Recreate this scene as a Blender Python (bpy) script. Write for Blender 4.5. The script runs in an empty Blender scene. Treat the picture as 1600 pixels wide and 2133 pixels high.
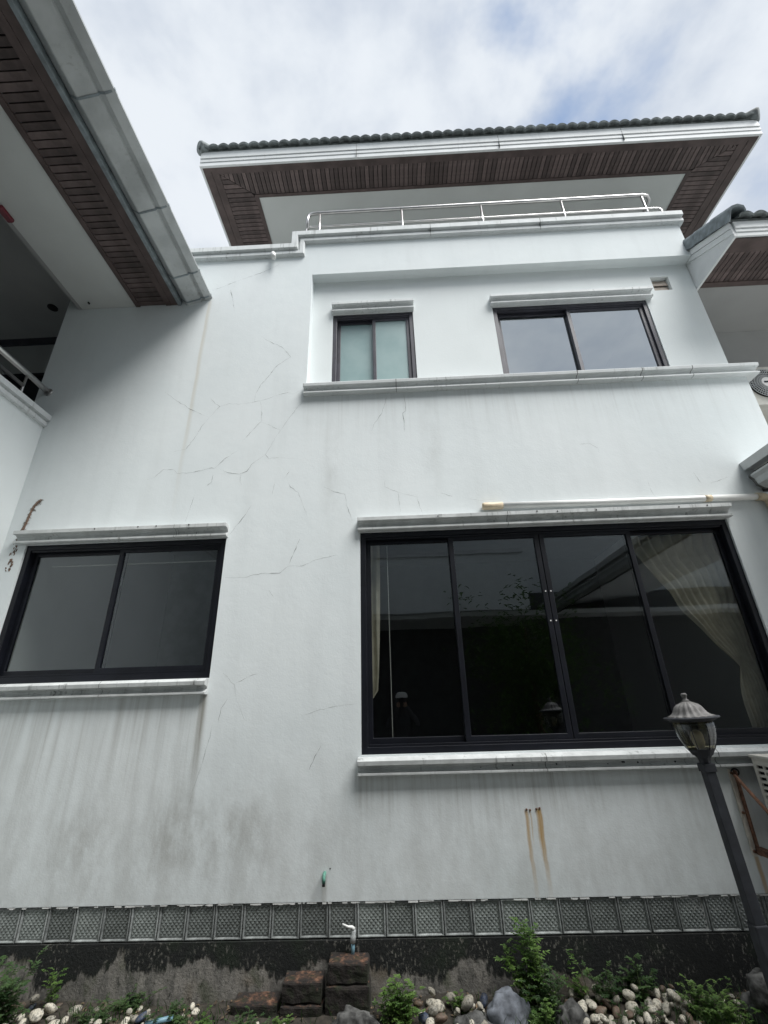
import bpy, bmesh, math, random
from mathutils import Vector, Matrix, noise as mnoise

random.seed(7)
sc = bpy.context.scene
COL = sc.collection
G = 1.77            # ground lies this far below the camera; everything is lifted by G at the end
D = 3.91            # distance from the camera to the plane of the white front wall

# ------------------------------------------------------------------ camera
def rot_axes(a, b, c):
    ca, sa, cb, sb, cc, s_c = math.cos(a), math.sin(a), math.cos(b), math.sin(b), math.cos(c), math.sin(c)
    f = Vector((0, ca, sa)); u = Vector((0, -sa, ca)); r = Vector((1, 0, 0))
    R = Matrix(((cb, -sb, 0), (sb, cb, 0), (0, 0, 1)))
    f, u, r = R @ f, R @ u, R @ r
    return r * cc + u * s_c, u * cc - r * s_c, f
r_, u_, f_ = rot_axes(0.40937, 0.02533, -0.02936)
cam = bpy.data.cameras.new('camera'); camo = bpy.data.objects.new('camera', cam); COL.objects.link(camo)
camo.matrix_world = Matrix(((r_.x, u_.x, -f_.x, 0), (r_.y, u_.y, -f_.y, 0), (r_.z, u_.z, -f_.z, G), (0, 0, 0, 1)))
cam.sensor_fit = 'HORIZONTAL'; cam.sensor_width = 36; cam.lens = 917.12 / 1600 * 36
cam.clip_start = 0.02; cam.clip_end = 1000
sc.camera = camo

# ------------------------------------------------------------------ node helper
class NT:
    def __init__(s, tree): s.t = tree; s.n = tree.nodes; s.l = tree.links
    def node(s, typ, **kw):
        n = s.n.new(typ)
        for k, v in kw.items():
            if k.startswith('_'): setattr(n, k[1:], v)
        return n
    def put(s, sock, v):
        if isinstance(v, bpy.types.NodeSocket): s.l.new(v, sock)
        elif v is not None: sock.default_value = v
    def math(s, op, a, b=None, c=None, clamp=False):
        n = s.n.new('ShaderNodeMath'); n.operation = op; n.use_clamp = clamp
        for i, v in enumerate((a, b, c)):
            if v is not None: s.put(n.inputs[i], v)
        return n.outputs[0]
    def mul(s, *a):
        r = a[0]
        for x in a[1:]: r = s.math('MULTIPLY', r, x)
        return r
    def add(s, *a):
        r = a[0]
        for x in a[1:]: r = s.math('ADD', r, x)
        return r
    def ramp(s, v, a, b, lo=0.0, hi=1.0):
        n = s.n.new('ShaderNodeMapRange'); n.interpolation_type = 'SMOOTHSTEP'
        s.put(n.inputs[0], v); n.inputs[1].default_value = a; n.inputs[2].default_value = b
        n.inputs[3].default_value = lo; n.inputs[4].default_value = hi
        return n.outputs[0]
    def noise(s, vec, scale, detail=4, rough=.55, dist=0.0):
        n = s.n.new('ShaderNodeTexNoise'); s.put(n.inputs['Vector'], vec)
        n.inputs['Scale'].default_value = scale; n.inputs['Detail'].default_value = detail
        n.inputs['Roughness'].default_value = rough; n.inputs['Distortion'].default_value = dist
        return n.outputs[0]
    def coord(s, kind='Object'):
        return s.n.new('ShaderNodeTexCoord').outputs[kind]
    def scalev(s, v, x, y, z, off=(0, 0, 0)):
        n = s.n.new('ShaderNodeMapping'); s.put(n.inputs[0], v); n.inputs['Scale'].default_value = (x, y, z)
        n.inputs['Location'].default_value = off
        return n.outputs[0]
    def xyz(s, v):
        n = s.n.new('ShaderNodeSeparateXYZ'); s.put(n.inputs[0], v); return n.outputs
    def mix(s, f, a, b, mode='MIX'):
        n = s.n.new('ShaderNodeMix'); n.data_type = 'RGBA'; n.blend_type = mode
        s.put(n.inputs[0], f)
        for i, v in ((6, a), (7, b)):
            if not isinstance(v, bpy.types.NodeSocket): v = (v[0], v[1], v[2], 1)
            s.put(n.inputs[i], v)
        return n.outputs[2]
    def bump(s, h, strength, dist=.01):
        n = s.n.new('ShaderNodeBump'); s.put(n.inputs['Height'], h); n.inputs['Strength'].default_value = strength
        n.inputs['Distance'].default_value = dist
        return n.outputs[0]

def new_mat(name):
    m = bpy.data.materials.new(name); m.use_nodes = True
    nt = NT(m.node_tree); b = m.node_tree.nodes['Principled BSDF']
    return m, nt, b

# ------------------------------------------------------------------ world, sun, exposure
W = bpy.data.worlds.new('World'); sc.world = W; W.use_nodes = True
wt = NT(W.node_tree); bg = W.node_tree.nodes['Background']
SUN_EL, SUN_AZ = math.radians(58), math.radians(50)
sky = wt.n.new('ShaderNodeTexSky'); sky.sky_type = 'NISHITA'; sky.sun_disc = False
sky.sun_elevation = SUN_EL; sky.sun_rotation = math.pi - SUN_AZ; sky.air_density = 1.0; sky.dust_density = .6
d = wt.coord('Generated'); x, y, z = wt.xyz(d)
SKYOFF = (15.5, .85, .4)
dv = wt.scalev(d, 1, 1, 1.5, SKYOFF)
n1 = wt.noise(dv, 2.3, 5, .50, .1)
n2 = wt.noise(dv, 6.0, 5, .55, .1)
cover = wt.ramp(wt.add(wt.mul(n1, .72), wt.mul(n2, .28)), .29, .46)
shade = wt.ramp(wt.add(wt.mul(n1, .35), wt.mul(n2, .65)), .36, .62)
cloud = wt.mix(shade, (6.0, 6.55, 7.35), (8.2, 8.6, 9.0))
skyc = wt.mix(wt.math('MULTIPLY', cover, .93), wt.mix(.5, sky.outputs[0], (3.6, 5.4, 8.8)), cloud)
wt.put(bg.inputs[0], skyc); bg.inputs[1].default_value = .08

sl = bpy.data.lights.new('sun', 'SUN'); sl.energy = 4.3; sl.angle = math.radians(36); sl.color = (1, .985, .965)
so = bpy.data.objects.new('sun', sl); COL.objects.link(so)
so.rotation_euler = (math.pi / 2 - SUN_EL, 0, SUN_AZ)
so.location = (0, -4, 12)

vs = sc.view_settings; vs.view_transform = 'Standard'; vs.look = 'None'; vs.gamma = 1; vs.use_curve_mapping = False
vs.exposure = 0.43
try: sc.cycles.transparent_max_bounces = 16; sc.cycles.max_bounces = 6; sc.cycles.diffuse_bounces = 4; sc.cycles.glossy_bounces = 4
except Exception: pass

# ------------------------------------------------------------------ mesh helpers
def offset_of(o):
    v = Vector((0, 0, 0))
    while o is not None: v += o.location; o = o.parent
    return v
def link(name, me, mat, parent=None, smooth=False, bevel=0, loc=None):
    o = bpy.data.objects.new(name, me); COL.objects.link(o)
    if mat is not None and not me.materials: me.materials.append(mat)
    if smooth:
        for p in me.polygons: p.use_smooth = True
    if parent is not None:
        o.parent = parent; o.location = (Vector(loc) if loc else Vector((0, 0, 0))) - offset_of(parent)
    elif loc: o.location = loc
    if bevel:
        m = o.modifiers.new('bevel', 'BEVEL'); m.width = bevel; m.segments = 2; m.limit_method = 'ANGLE'
    return o
class MB:
    def __init__(s): s.v = []; s.f = []
    def add(s, vs, fs):
        k = len(s.v); s.v += [tuple(v) for v in vs]; s.f += [tuple(i + k for i in f) for f in fs]; return s
    def box(s, x0, x1, y0, y1, z0, z1):
        return s.add([(x0,y0,z0),(x1,y0,z0),(x1,y1,z0),(x0,y1,z0),(x0,y0,z1),(x1,y0,z1),(x1,y1,z1),(x0,y1,z1)],
              [(3,2,1,0),(4,5,6,7),(0,1,5,4),(1,2,6,5),(2,3,7,6),(3,0,4,7)])
    def prism(s, prof, axis, c0, c1):
        n = len(prof)
        P = {'x': lambda a, b, c: (c, a, b), 'y': lambda a, b, c: (a, c, b), 'z': lambda a, b, c: (a, b, c)}[axis]
        vs = [P(a, b, c0) for a, b in prof] + [P(a, b, c1) for a, b in prof]
        fs = [(i, (i + 1) % n, n + (i + 1) % n, n + i) for i in range(n)] + [tuple(range(n - 1, -1, -1)), tuple(range(n, 2 * n))]
        return s.add(vs, fs)
    def tube(s, pts, r, n=10, caps=True):
        pts = [Vector(p) for p in pts]; rr = r if isinstance(r, (list, tuple)) else [r] * len(pts)
        rings = []; ref = None
        for i, p in enumerate(pts):
            t = (pts[min(i + 1, len(pts) - 1)] - pts[max(i - 1, 0)]).normalized()
            if ref is None: ref = t.orthogonal().normalized()
            ref = (ref - t * ref.dot(t)).normalized(); b = t.cross(ref)
            rings.append([p + (ref * math.cos(2 * math.pi * k / n) + b * math.sin(2 * math.pi * k / n)) * rr[i] for k in range(n)])
        vs = [v for ring in rings for v in ring]; fs = []
        for i in range(len(pts) - 1):
            for k in range(n): fs.append((i * n + k, i * n + (k + 1) % n, (i + 1) * n + (k + 1) % n, (i + 1) * n + k))
        if caps: fs += [tuple(range(n - 1, -1, -1)), tuple(range((len(pts) - 1) * n, len(pts) * n))]
        return s.add(vs, fs)
    def lathe(s, prof, c, n=32, mod=None):
        vs = []; fs = []
        for r, z in prof:
            for k in range(n):
                a = 2 * math.pi * k / n; q = r * (mod(a, z) if mod else 1)
                vs.append((c[0] + q * math.cos(a), c[1] + q * math.sin(a), c[2] + z))
        for i in range(len(prof) - 1):
            for k in range(n): fs.append((i * n + k, i * n + (k + 1) % n, (i + 1) * n + (k + 1) % n, (i + 1) * n + k))
        fs += [tuple(range(n - 1, -1, -1)), tuple(range((len(prof) - 1) * n, len(prof) * n))]
        return s.add(vs, fs)
    def sweep(s, path, prof):
        # path in the wall plane (x, z); profile = (projection towards the viewer, offset along the in-plane normal), base plane y = D
        n = len(prof); P = [Vector(p) for p in path]; nr = []
        for i in range(len(P)):
            ns = []
            if i > 0: t = (P[i] - P[i - 1]).normalized(); ns.append(Vector((-t.y, t.x)))
            if i < len(P) - 1: t = (P[i + 1] - P[i]).normalized(); ns.append(Vector((-t.y, t.x)))
            m = sum(ns, Vector((0, 0)))
            if len(ns) == 2: m = m / (1 + ns[0].dot(ns[1]))
            nr.append(m)
        vs = [(P[i].x + nr[i].x * h, D - p, P[i].y + nr[i].y * h) for i in range(len(P)) for p, h in prof]
        fs = [(i * n + k, i * n + (k + 1) % n, (i + 1) * n + (k + 1) % n, (i + 1) * n + k) for i in range(len(P) - 1) for k in range(n)]
        fs += [tuple(range(n)), tuple(range((len(P) - 1) * n, len(P) * n))]
        return s.add(vs, fs)
    def mesh(s, name, recalc=True):
        me = bpy.data.meshes.new(name); me.from_pydata(s.v, [], s.f); me.update()
        if recalc:
            bm = bmesh.new(); bm.from_mesh(me); bmesh.ops.recalc_face_normals(bm, faces=bm.faces); bm.to_mesh(me); bm.free()
        return me
    def obj(s, name, mat, parent=None, smooth=False, bevel=0, recalc=True, base=None):
        if base is not None:      # top-level mesh: put the origin at the thing's base
            s.v = [(a - base[0], b - base[1], c - base[2]) for a, b, c in s.v]
        return link(name, s.mesh(name, recalc), mat, parent, smooth, bevel, loc=base)
def wall_holes(xs, zs, holes, y0, y1, mapf=None):
    """A slab between y0 (front) and y1 with rectangular openings (x0, x1, z0, z1) that get real reveals."""
    X = sorted(set([xs[0], xs[1]] + [min(max(h[i], xs[0]), xs[1]) for h in holes for i in (0, 1)]))
    Z = sorted(set([zs[0], zs[1]] + [min(max(h[i], zs[0]), zs[1]) for h in holes for i in (2, 3)]))
    sol = lambda i, j: 0 <= i < len(X) - 1 and 0 <= j < len(Z) - 1 and not any(
        h[0] <= (X[i] + X[i + 1]) / 2 <= h[1] and h[2] <= (Z[j] + Z[j + 1]) / 2 <= h[3] for h in holes)
    m = MB(); idx = {}
    def V(i, j, k):
        if (i, j, k) not in idx:
            p = (X[i], (y0, y1)[k], Z[j]); idx[(i, j, k)] = len(m.v); m.v.append(mapf(*p) if mapf else p)
        return idx[(i, j, k)]
    for i in range(len(X) - 1):
        for j in range(len(Z) - 1):
            if not sol(i, j): continue
            m.f.append((V(i,j,0), V(i+1,j,0), V(i+1,j+1,0), V(i,j+1,0)))
            m.f.append((V(i,j,1), V(i,j+1,1), V(i+1,j+1,1), V(i+1,j,1)))
            if not sol(i-1, j): m.f.append((V(i,j,0), V(i,j+1,0), V(i,j+1,1), V(i,j,1)))
            if not sol(i+1, j): m.f.append((V(i+1,j,0), V(i+1,j,1), V(i+1,j+1,1), V(i+1,j+1,0)))
            if not sol(i, j-1): m.f.append((V(i,j,0), V(i,j,1), V(i+1,j,1), V(i+1,j,0)))
            if not sol(i, j+1): m.f.append((V(i,j+1,0), V(i+1,j+1,0), V(i+1,j+1,1), V(i,j+1,1)))
    return m
def thing(name, label, cat, loc, group=None):
    o = bpy.data.objects.new(name, None); COL.objects.link(o); o.location = loc; o.empty_display_size = .2
    o['label'] = label; o['category'] = cat
    if group: o['group'] = group
    return o
def tag(o, label, cat, group=None):
    o['label'] = label; o['category'] = cat
    if group: o['group'] = group
    return o

# ------------------------------------------------------------------ materials
def m_simple(name, col, rough=.6, metal=0.0, spec=.5, vary=.12, nscale=6, bump=0.0, bscale=60, streak=0.0, streakcol=(.12,.12,.11), rnd=0.0):
    m, nt, b = new_mat(name); o = nt.coord()
    c = nt.mix(nt.ramp(nt.noise(o, nscale, 5), .3, .7), [k * (1 - vary) for k in col], [min(1, k * (1 + vary)) for k in col])
    if rnd:
        oi = nt.n.new('ShaderNodeObjectInfo')
        hv = nt.n.new('ShaderNodeHueSaturation'); nt.put(hv.inputs['Color'], c)
        nt.put(hv.inputs['Value'], nt.ramp(oi.outputs['Random'], 0, 1, 1 - rnd, 1 + rnd)); c = hv.outputs[0]
    if streak:
        s = nt.ramp(nt.noise(nt.scalev(o, 28, 28, 2.2), 1, 5, .65), .52, .75)
        s = nt.mul(s, nt.ramp(nt.noise(o, 2.3, 3), .4, .65), streak)
        c = nt.mix(s, c, streakcol)
    nt.put(b.inputs['Base Color'], c)
    b.inputs['Roughness'].default_value = rough; b.inputs['Metallic'].default_value = metal
    b.inputs['Specular IOR Level'].default_value = spec
    if bump: nt.put(b.inputs['Normal'], nt.bump(nt.noise(o, bscale, 5), bump, .004))
    return m

def m_facade():
    m, nt, b = new_mat('white_stucco_stained'); o = nt.coord(); X, Y, Z = nt.xyz(o)
    # even paint with slow patchiness
    pn = nt.noise(o, .8, 5, .6)
    base = nt.mix(nt.ramp(pn, .3, .7), (.665, .712, .718), (.725, .766, .768))
    base = nt.mix(nt.mul(nt.ramp(nt.noise(nt.scalev(o, 5, 5, .6), 1, 5, .6), .45, .8), .22), base, (.52, .55, .55))
    base = nt.mix(nt.mul(nt.ramp(pn, .50, .515), .07), base, (.52, .56, .58))
    fine = nt.noise(nt.scalev(o, 34, 34, .9), 1, 6, .62)
    mid = nt.noise(nt.scalev(o, 9, 9, .35, (2, 0, 1)), 1, 5, .6)
    streak = nt.math('MULTIPLY', nt.ramp(fine, .34, .80), nt.ramp(mid, .32, .72))
    wide = nt.ramp(mid, .36, .7)
    def region(x0, x1, zt, zb, sx=.03, sharp=.012):
        a = nt.mul(nt.ramp(X, x0 - sx, x0 + sx), nt.ramp(X, x1 + sx, x1 - sx))
        return nt.mul(a, nt.ramp(Z, zt + sharp, zt - sharp), nt.ramp(Z, zb, zt))
    def blob(x, z, rx, rz):
        return nt.mul(nt.ramp(X, x - rx, x), nt.ramp(X, x + rx, x), nt.ramp(Z, z - rz, z), nt.ramp(Z, z + rz, z))
    dirt = nt.mul(region(-3.8, -1.62, .11, -1.35, .02), nt.add(nt.mul(streak, .40), nt.mul(wide, .17), .05))
    dirt = nt.add(dirt, nt.mul(region(-.95, 3.9, 3.13, 2.25), nt.add(nt.mul(streak, .27), .03)))
    dirt = nt.add(dirt, nt.mul(region(-.37, 3.3, -.5, -1.05), nt.add(nt.mul(streak, .55), .05)))
    dirt = nt.add(dirt, nt.mul(region(-1.66, -1.615, .12, -.75, .03), .62))
    dirt = nt.add(dirt, nt.mul(region(-2.36, -2.30, .1, -1.0, .03), .30))
    bn = nt.noise(nt.scalev(o, 7, 7, 3.2), 1, 6, .7); bl = nt.ramp(bn, .30, .70)
    blobs = nt.add(nt.mul(blob(-1.66, -.88, .55, .42), .32), nt.mul(blob(-1.2, -.86, .38, .36), .27), nt.mul(blob(-2.4, -.9, .4, .36), .25))
    blobs = nt.add(blobs, nt.mul(blob(-.62, 2.2, .16, 1.0), .22), nt.mul(blob(.42, 2.5, .16, .9), .20), nt.mul(nt.ramp(Z, .2, -1.25), .26))
    dirt = nt.add(dirt, nt.mul(blobs, bl))
    dirt = nt.add(dirt, nt.mul(region(-.62, -.585, -1.12, -1.5, .012), .5))
    c = nt.mix(nt.math('MINIMUM', dirt, .85), base, (.22, .21, .18))
    # ochre run below the gutter end, fading as it goes down
    xx = nt.add(X, nt.mul(nt.noise(nt.scalev(o, .1, .1, .9), 1, 2), .05))
    yel = nt.mul(nt.ramp(xx, -2.195, -2.172), nt.ramp(xx, -2.125, -2.168), nt.ramp(Z, 1.4, 3.6), nt.ramp(Z, 4.72, 4.6))
    c = nt.mix(nt.mul(yel, .40), c, (.50, .45, .34))
    # rust runs
    wob = nt.add(X, nt.mul(nt.noise(nt.scalev(o, .1, .1, 6), 1, 4), .030), -.015)
    def rust(x, zt, zb, w, k):
        a = nt.mul(nt.ramp(wob, x - w, x - w * .3), nt.ramp(wob, x + w, x + w * .3), nt.ramp(Z, zt + .012, zt - .012), nt.ramp(Z, zb, zt - .1))
        return nt.mul(a, k)
    ru = nt.add(rust(.888, -.755, -1.36, .020, .85), rust(.916, -.758, -1.0, .008, .5), rust(.984, -.748, -1.36, .022, 1.0), rust(.963, -.752, -1.1, .01, .5))
    ru = nt.math('MINIMUM', nt.add(ru, rust(2.455, -1.06, -1.5, .022, .7)), 1)
    ru = nt.mul(ru, nt.ramp(fine, .25, .55, .55, 1.0))
    c = nt.mix(ru, c, (.40, .25, .085))
    nt.put(b.inputs['Base Color'], c); b.inputs['Roughness'].default_value = .82; b.inputs['Specular IOR Level'].default_value = .25
    h = nt.add(nt.mul(nt.noise(o, 95, 2, .6), .30), nt.mul(nt.noise(o, 4.5, 4, .65), 1.3))
    nt.put(b.inputs['Normal'], nt.bump(h, .17, .012))
    return m

def m_base_wall():
    m, nt, b = new_mat('mossy_black_plinth'); o = nt.coord(); X, Y, Z = nt.xyz(o)
    edge = nt.add(nt.mul(nt.noise(nt.scalev(o, 2.6, 0, 1.6), 1, 4, .6), .62), nt.mul(nt.noise(nt.scalev(o, 24, 0, 7), 1, 5, .7), .20))
    # the black algae reaches lower at the right
    lim = nt.add(-2.035, edge, nt.ramp(X, .95, 1.5, 0, -.22))
    blk = nt.ramp(nt.math('SUBTRACT', Z, lim), -.012, .022)
    chips = nt.ramp(nt.noise(nt.scalev(o, 60, 60, 34), 1, 5, .7), .55, .64)
    chips = nt.mul(chips, nt.ramp(nt.noise(nt.scalev(o, 6, 6, 3), 1, 3), .40, .62))
    conc = nt.mix(nt.ramp(nt.noise(nt.scalev(o, 16, 16, 7), 1, 6, .65), .3, .7), (.12, .116, .106), (.26, .245, .22))
    conc = nt.mix(nt.ramp(nt.noise(o, 3.5, 3), .5, .7), conc, (.16, .135, .10))
    spot = nt.noise(nt.scalev(o, 34, 34, 14), 1, 5, .7)
    conc = nt.mix(nt.mul(nt.ramp(spot, .54, .66), .75), conc, (.022, .024, .02))
    conc = nt.mix(nt.mul(nt.ramp(nt.noise(o, 6, 4), .55, .7), .5), conc, (.045, .06, .025))
    conc = nt.mix(nt.mul(nt.ramp(spot, .36, .30), .6), conc, (.34, .335, .31))
    black = nt.mix(nt.noise(o, 40, 4), (.004, .005, .005), (.014, .016, .015))
    black = nt.mix(nt.mul(nt.ramp(nt.noise(o, 4, 4), .5, .7), .6), black, (.012, .022, .010))
    black = nt.mix(chips, black, (.17, .165, .145))
    nt.put(b.inputs['Base Color'], nt.mix(blk, conc, black)); b.inputs['Roughness'].default_value = .85
    nt.put(b.inputs['Normal'], nt.bump(nt.add(nt.noise(o, 55, 6, .7), nt.mul(blk, .6)), .6, .012))
    return m

def m_glass(name, tint, f0, rough=0.0, refl=(.9, .95, 1.0)):
    m, nt, b = new_mat(name); nt.n.remove(b)
    out = nt.n['Material Output']
    tr = nt.n.new('ShaderNodeBsdfTransparent'); tr.inputs[0].default_value = (*tint, 1)
    gl = nt.n.new('ShaderNodeBsdfGlossy'); gl.inputs['Roughness'].default_value = rough; gl.inputs[0].default_value = (*refl, 1)
    lw = nt.n.new('ShaderNodeLayerWeight'); lw.inputs[0].default_value = .5
    f = nt.math('POWER', lw.outputs['Facing'], 5)
    f = nt.add(f0, nt.mul(f, 1 - f0))
    nt.put(gl.inputs['Normal'], nt.bump(nt.noise(nt.coord(), 1.7, 2), .05, .02))
    mx = nt.n.new('ShaderNodeMixShader'); nt.put(mx.inputs[0], f); nt.l.new(tr.outputs[0], mx.inputs[1]); nt.l.new(gl.outputs[0], mx.inputs[2])
    nt.l.new(mx.outputs[0], out.inputs[0])
    return m

def m_alpha(name, col, alpha):
    m, nt, b = new_mat(name); out = nt.n['Material Output']
    b.inputs['Base Color'].default_value = (*col, 1); b.inputs['Roughness'].default_value = .9
    tr = nt.n.new('ShaderNodeBsdfTransparent'); mx = nt.n.new('ShaderNodeMixShader')
    nt.put(mx.inputs[0], nt.ramp(nt.noise(nt.coord(), 7, 4), .3, .65, alpha * .35, alpha))
    nt.l.new(tr.outputs[0], mx.inputs[1]); nt.l.new(b.outputs[0], mx.inputs[2]); nt.l.new(mx.outputs[0], out.inputs[0])
    return m

M = {}
M['stucco'] = m_facade()
M['plain_stucco'] = m_simple('white_stucco', (.70, .74, .738), .85, spec=.25, vary=.03, nscale=1.2, bump=.25, bscale=60, streak=.10, streakcol=(.4, .42, .41))
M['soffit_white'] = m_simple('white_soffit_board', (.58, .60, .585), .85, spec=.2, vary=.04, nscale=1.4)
M['trim'] = m_simple('white_moulding_weathered', (.61, .635, .635), .7, spec=.35, vary=.06, nscale=5, bump=.2, bscale=40, streak=.7, streakcol=(.13, .135, .125))
M['trim_dirty'] = m_simple('white_moulding_grimy', (.52, .54, .535), .75, spec=.3, vary=.12, nscale=8, bump=.3, bscale=40, streak=.95, streakcol=(.055, .057, .052))
M['grime'] = m_simple('grey_grime', (.10, .105, .10), .9, vary=.4, nscale=14)
M['fascia'] = m_simple('white_fascia_board', (.68, .70, .70), .65, spec=.35, vary=.05, nscale=3, streak=.2)
M['wood'] = m_simple('dark_stained_timber', (.100, .076, .072), .62, spec=.35, vary=.28, nscale=9, bump=.25, bscale=70, rnd=.30)
M['wood_trim'] = m_simple('dark_stained_trim', (.090, .067, .063), .6, spec=.35, vary=.22, nscale=5, bump=.2, bscale=60)
M['dark'] = m_simple('dark_void', (.012, .012, .013), .9)
M['gutter'] = m_simple('grey_painted_gutter', (.42, .44, .44), .45, metal=.25, vary=.16, nscale=3, streak=.55, streakcol=(.16, .155, .14))
M['fascia_blue'] = m_simple('blue_grey_fascia', (.20, .235, .25), .55, vary=.25, nscale=12)
M['tile'] = m_simple('grey_green_roof_tile', (.17, .19, .19), .8, vary=.35, nscale=14, bump=.35, bscale=70, rnd=.22)
M['tile_blue'] = m_simple('blue_grey_verge_tile', (.19, .22, .235), .75, vary=.28, nscale=12, bump=.3, bscale=70, rnd=.12)
M['frame'] = m_simple('black_aluminium', (.006, .007, .011), .42, spec=.3, vary=.25, nscale=4)
M['frame_up'] = m_simple('dusty_brown_aluminium', (.040, .040, .052), .45, spec=.5, vary=.25, nscale=7)
M['glass_low'] = m_glass('tinted_window_glass', (.58, .60, .58), .13)
M['grey_and_shade_paint'] = m_simple('grey_panels_and_painted_shade', (.33, .335, .33), .85, spec=.2, vary=.05, nscale=1.4)  # white walls and boards greyed to their shaded tone; panels plain grey
M['glass_up'] = m_glass('reflective_window_glass', (.5, .55, .55), .46, 0.0, (.92, .97, 1.0))
M['steel'] = m_simple('stainless_steel', (.55, .54, .53), .28, metal=1.0, vary=.12, nscale=6)
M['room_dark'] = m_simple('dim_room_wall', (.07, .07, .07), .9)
M['room_grey'] = m_simple('grey_room_wall', (.28, .30, .30), .9)
M['crack'] = m_alpha('hairline_crack', (.10, .11, .11), .78)
M['mud'] = m_simple('dry_brown_mud', (.17, .115, .085), .95, vary=.4, nscale=50)
M['pvc'] = m_simple('white_pvc', (.72, .73, .71), .35, vary=.05)
M['pvc_beige'] = m_simple('beige_pvc_fitting', (.56, .47, .33), .5, vary=.14, nscale=20)
M['pvc_blue'] = m_simple('blue_pvc', (.15, .27, .33), .45, vary=.15)
M['rust'] = m_simple('rusty_steel', (.13, .065, .04), .85, vary=.5, nscale=30, bump=.4)
M['rust_white'] = m_simple('chipped_white_steel', (.55, .52, .46), .7, vary=.12, nscale=20, streak=1.0, streakcol=(.20, .10, .05))
M['ac'] = m_simple('yellowed_white_enamel', (.60, .585, .53), .5, vary=.08, nscale=5, streak=.4, streakcol=(.2, .14, .08))
M['lamp_metal'] = m_simple('weathered_lamp_metal', (.026, .029, .036), .55, metal=.1, vary=.3, nscale=18, streak=.22, streakcol=(.33, .33, .32))
M['lamp_metal'].node_tree.nodes['Principled BSDF'].inputs['Roughness'].default_value = .7
M['lamp_cap'] = m_simple('bleached_lamp_cap', (.17, .165, .16), .6, metal=.1, vary=.35, nscale=24, streak=.9, streakcol=(.40, .40, .39))
M['lamp_glass'] = m_glass('smoky_amber_glass', (.50, .47, .36), .08, .22)
M['bulb'] = m_simple('frosted_bulb', (.55, .52, .36), .4)
M['curtain'] = m_simple('cream_curtain', (.64, .60, .50), .9, vary=.12, nscale=10)
M['white_paint'] = m_simple('white_paint', (.75, .75, .73), .5, vary=.04)
M['red'] = m_simple('red_plastic', (.13, .012, .022), .35, vary=.1)
M['green_pipe'] = m_simple('green_copper', (.10, .26, .20), .6, vary=.3, nscale=40)
M['mortar'] = m_simple('grey_white_mortar', (.33, .335, .325), .9, vary=.45, nscale=26, bump=.5, bscale=50, streak=.9, streakcol=(.03, .03, .03))
M['block_rim'] = m_simple('glass_block_edge', (.22, .235, .23), .32, vary=.4, nscale=25, streak=.6, rnd=.2)
M['block_glass'] = m_simple('patterned_dark_glass', (.19, .21, .20), .30, spec=1.0, vary=.35, nscale=3, rnd=.30)
M['plinth'] = m_base_wall()
M['vent'] = m_simple('tan_vent_louver', (.36, .31, .26), .7, vary=.12, nscale=10)
def m_frosted():
    m, nt, b = new_mat('frosted_teal_glass'); o = nt.coord()
    nt.put(b.inputs['Base Color'], nt.mix(nt.ramp(nt.noise(o, 1.6, 4), .35, .65), (.20, .31, .31), (.28, .39, .385)))
    b.inputs['Roughness'].default_value = .30; b.inputs['Specular IOR Level'].default_value = .9
    return m
M['frosted'] = m_frosted()
def m_laterite():
    m, nt, b = new_mat('laterite_block'); o = nt.coord('Object')
    g = nt.n.new('ShaderNodeNewGeometry'); nz = nt.xyz(g.outputs['Normal'])[2]
    pit = nt.noise(o, 38, 6, .7)
    mossn = nt.ramp(nt.noise(o, 12, 4), .48, .62)
    red = nt.mix(nt.ramp(pit, .35, .7), (.07, .035, .022), (.24, .125, .075))
    blk = nt.mix(nt.noise(o, 30, 4), (.007, .006, .006), (.03, .024, .02))
    k = nt.ramp(nt.add(nt.mul(nt.noise(o, 9, 5, .7), 1.0), nt.mul(nz, .22)), .64, .86)
    nt.put(b.inputs['Base Color'], nt.mix(nt.mul(mossn, .55), nt.mix(k, blk, red), (.018, .026, .010))); b.inputs['Roughness'].default_value = .95
    nt.put(b.inputs['Normal'], nt.bump(pit, .9, .012))
    return m
M['laterite'] = m_laterite()
def m_pebble(name, a, c):
    m, nt, b = new_mat(name); o = nt.coord(); oi = nt.n.new('ShaderNodeObjectInfo')
    c0 = nt.mix(nt.ramp(nt.noise(o, 1.3, 5), .3, .7), a, c)
    c0 = nt.mix(nt.mul(nt.ramp(nt.noise(o, 2.2, 6, .72), .46, .62), .8), c0, (.08, .078, .062))
    hv = nt.n.new('ShaderNodeHueSaturation'); nt.put(hv.inputs['Color'], c0); nt.put(hv.inputs['Value'], nt.ramp(oi.outputs['Random'], 0, 1, .5, 1.08))
    nt.put(b.inputs['Base Color'], hv.outputs[0]); b.inputs['Roughness'].default_value = .6
    nt.put(b.inputs['Normal'], nt.bump(nt.noise(o, 30, 5), .3, .006))
    return m
M['peb_white'] = m_pebble('white_pebble', (.50, .46, .37), (.66, .63, .54))
M['peb_brown'] = m_pebble('brown_pebble', (.13, .085, .06), (.24, .17, .12))
M['peb_blue'] = m_pebble('blue_black_pebble', (.02, .03, .06), (.05, .075, .13))
M['rock_dark'] = m_simple('dark_pitted_rock', (.075, .075, .072), .9, vary=.75, nscale=22, bump=.8, bscale=35)
M['rock_grey'] = m_simple('grey_blue_rock', (.16, .175, .20), .85, vary=.45, nscale=16, bump=.6, bscale=40)
M['soil'] = m_simple('dark_garden_soil', (.035, .03, .023), .95, vary=.5, nscale=22, bump=.9, bscale=45)
M['ground'] = m_simple('pale_concrete_paving', (.42, .41, .39), .9, vary=.2, nscale=1.3, bump=.3)
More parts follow.
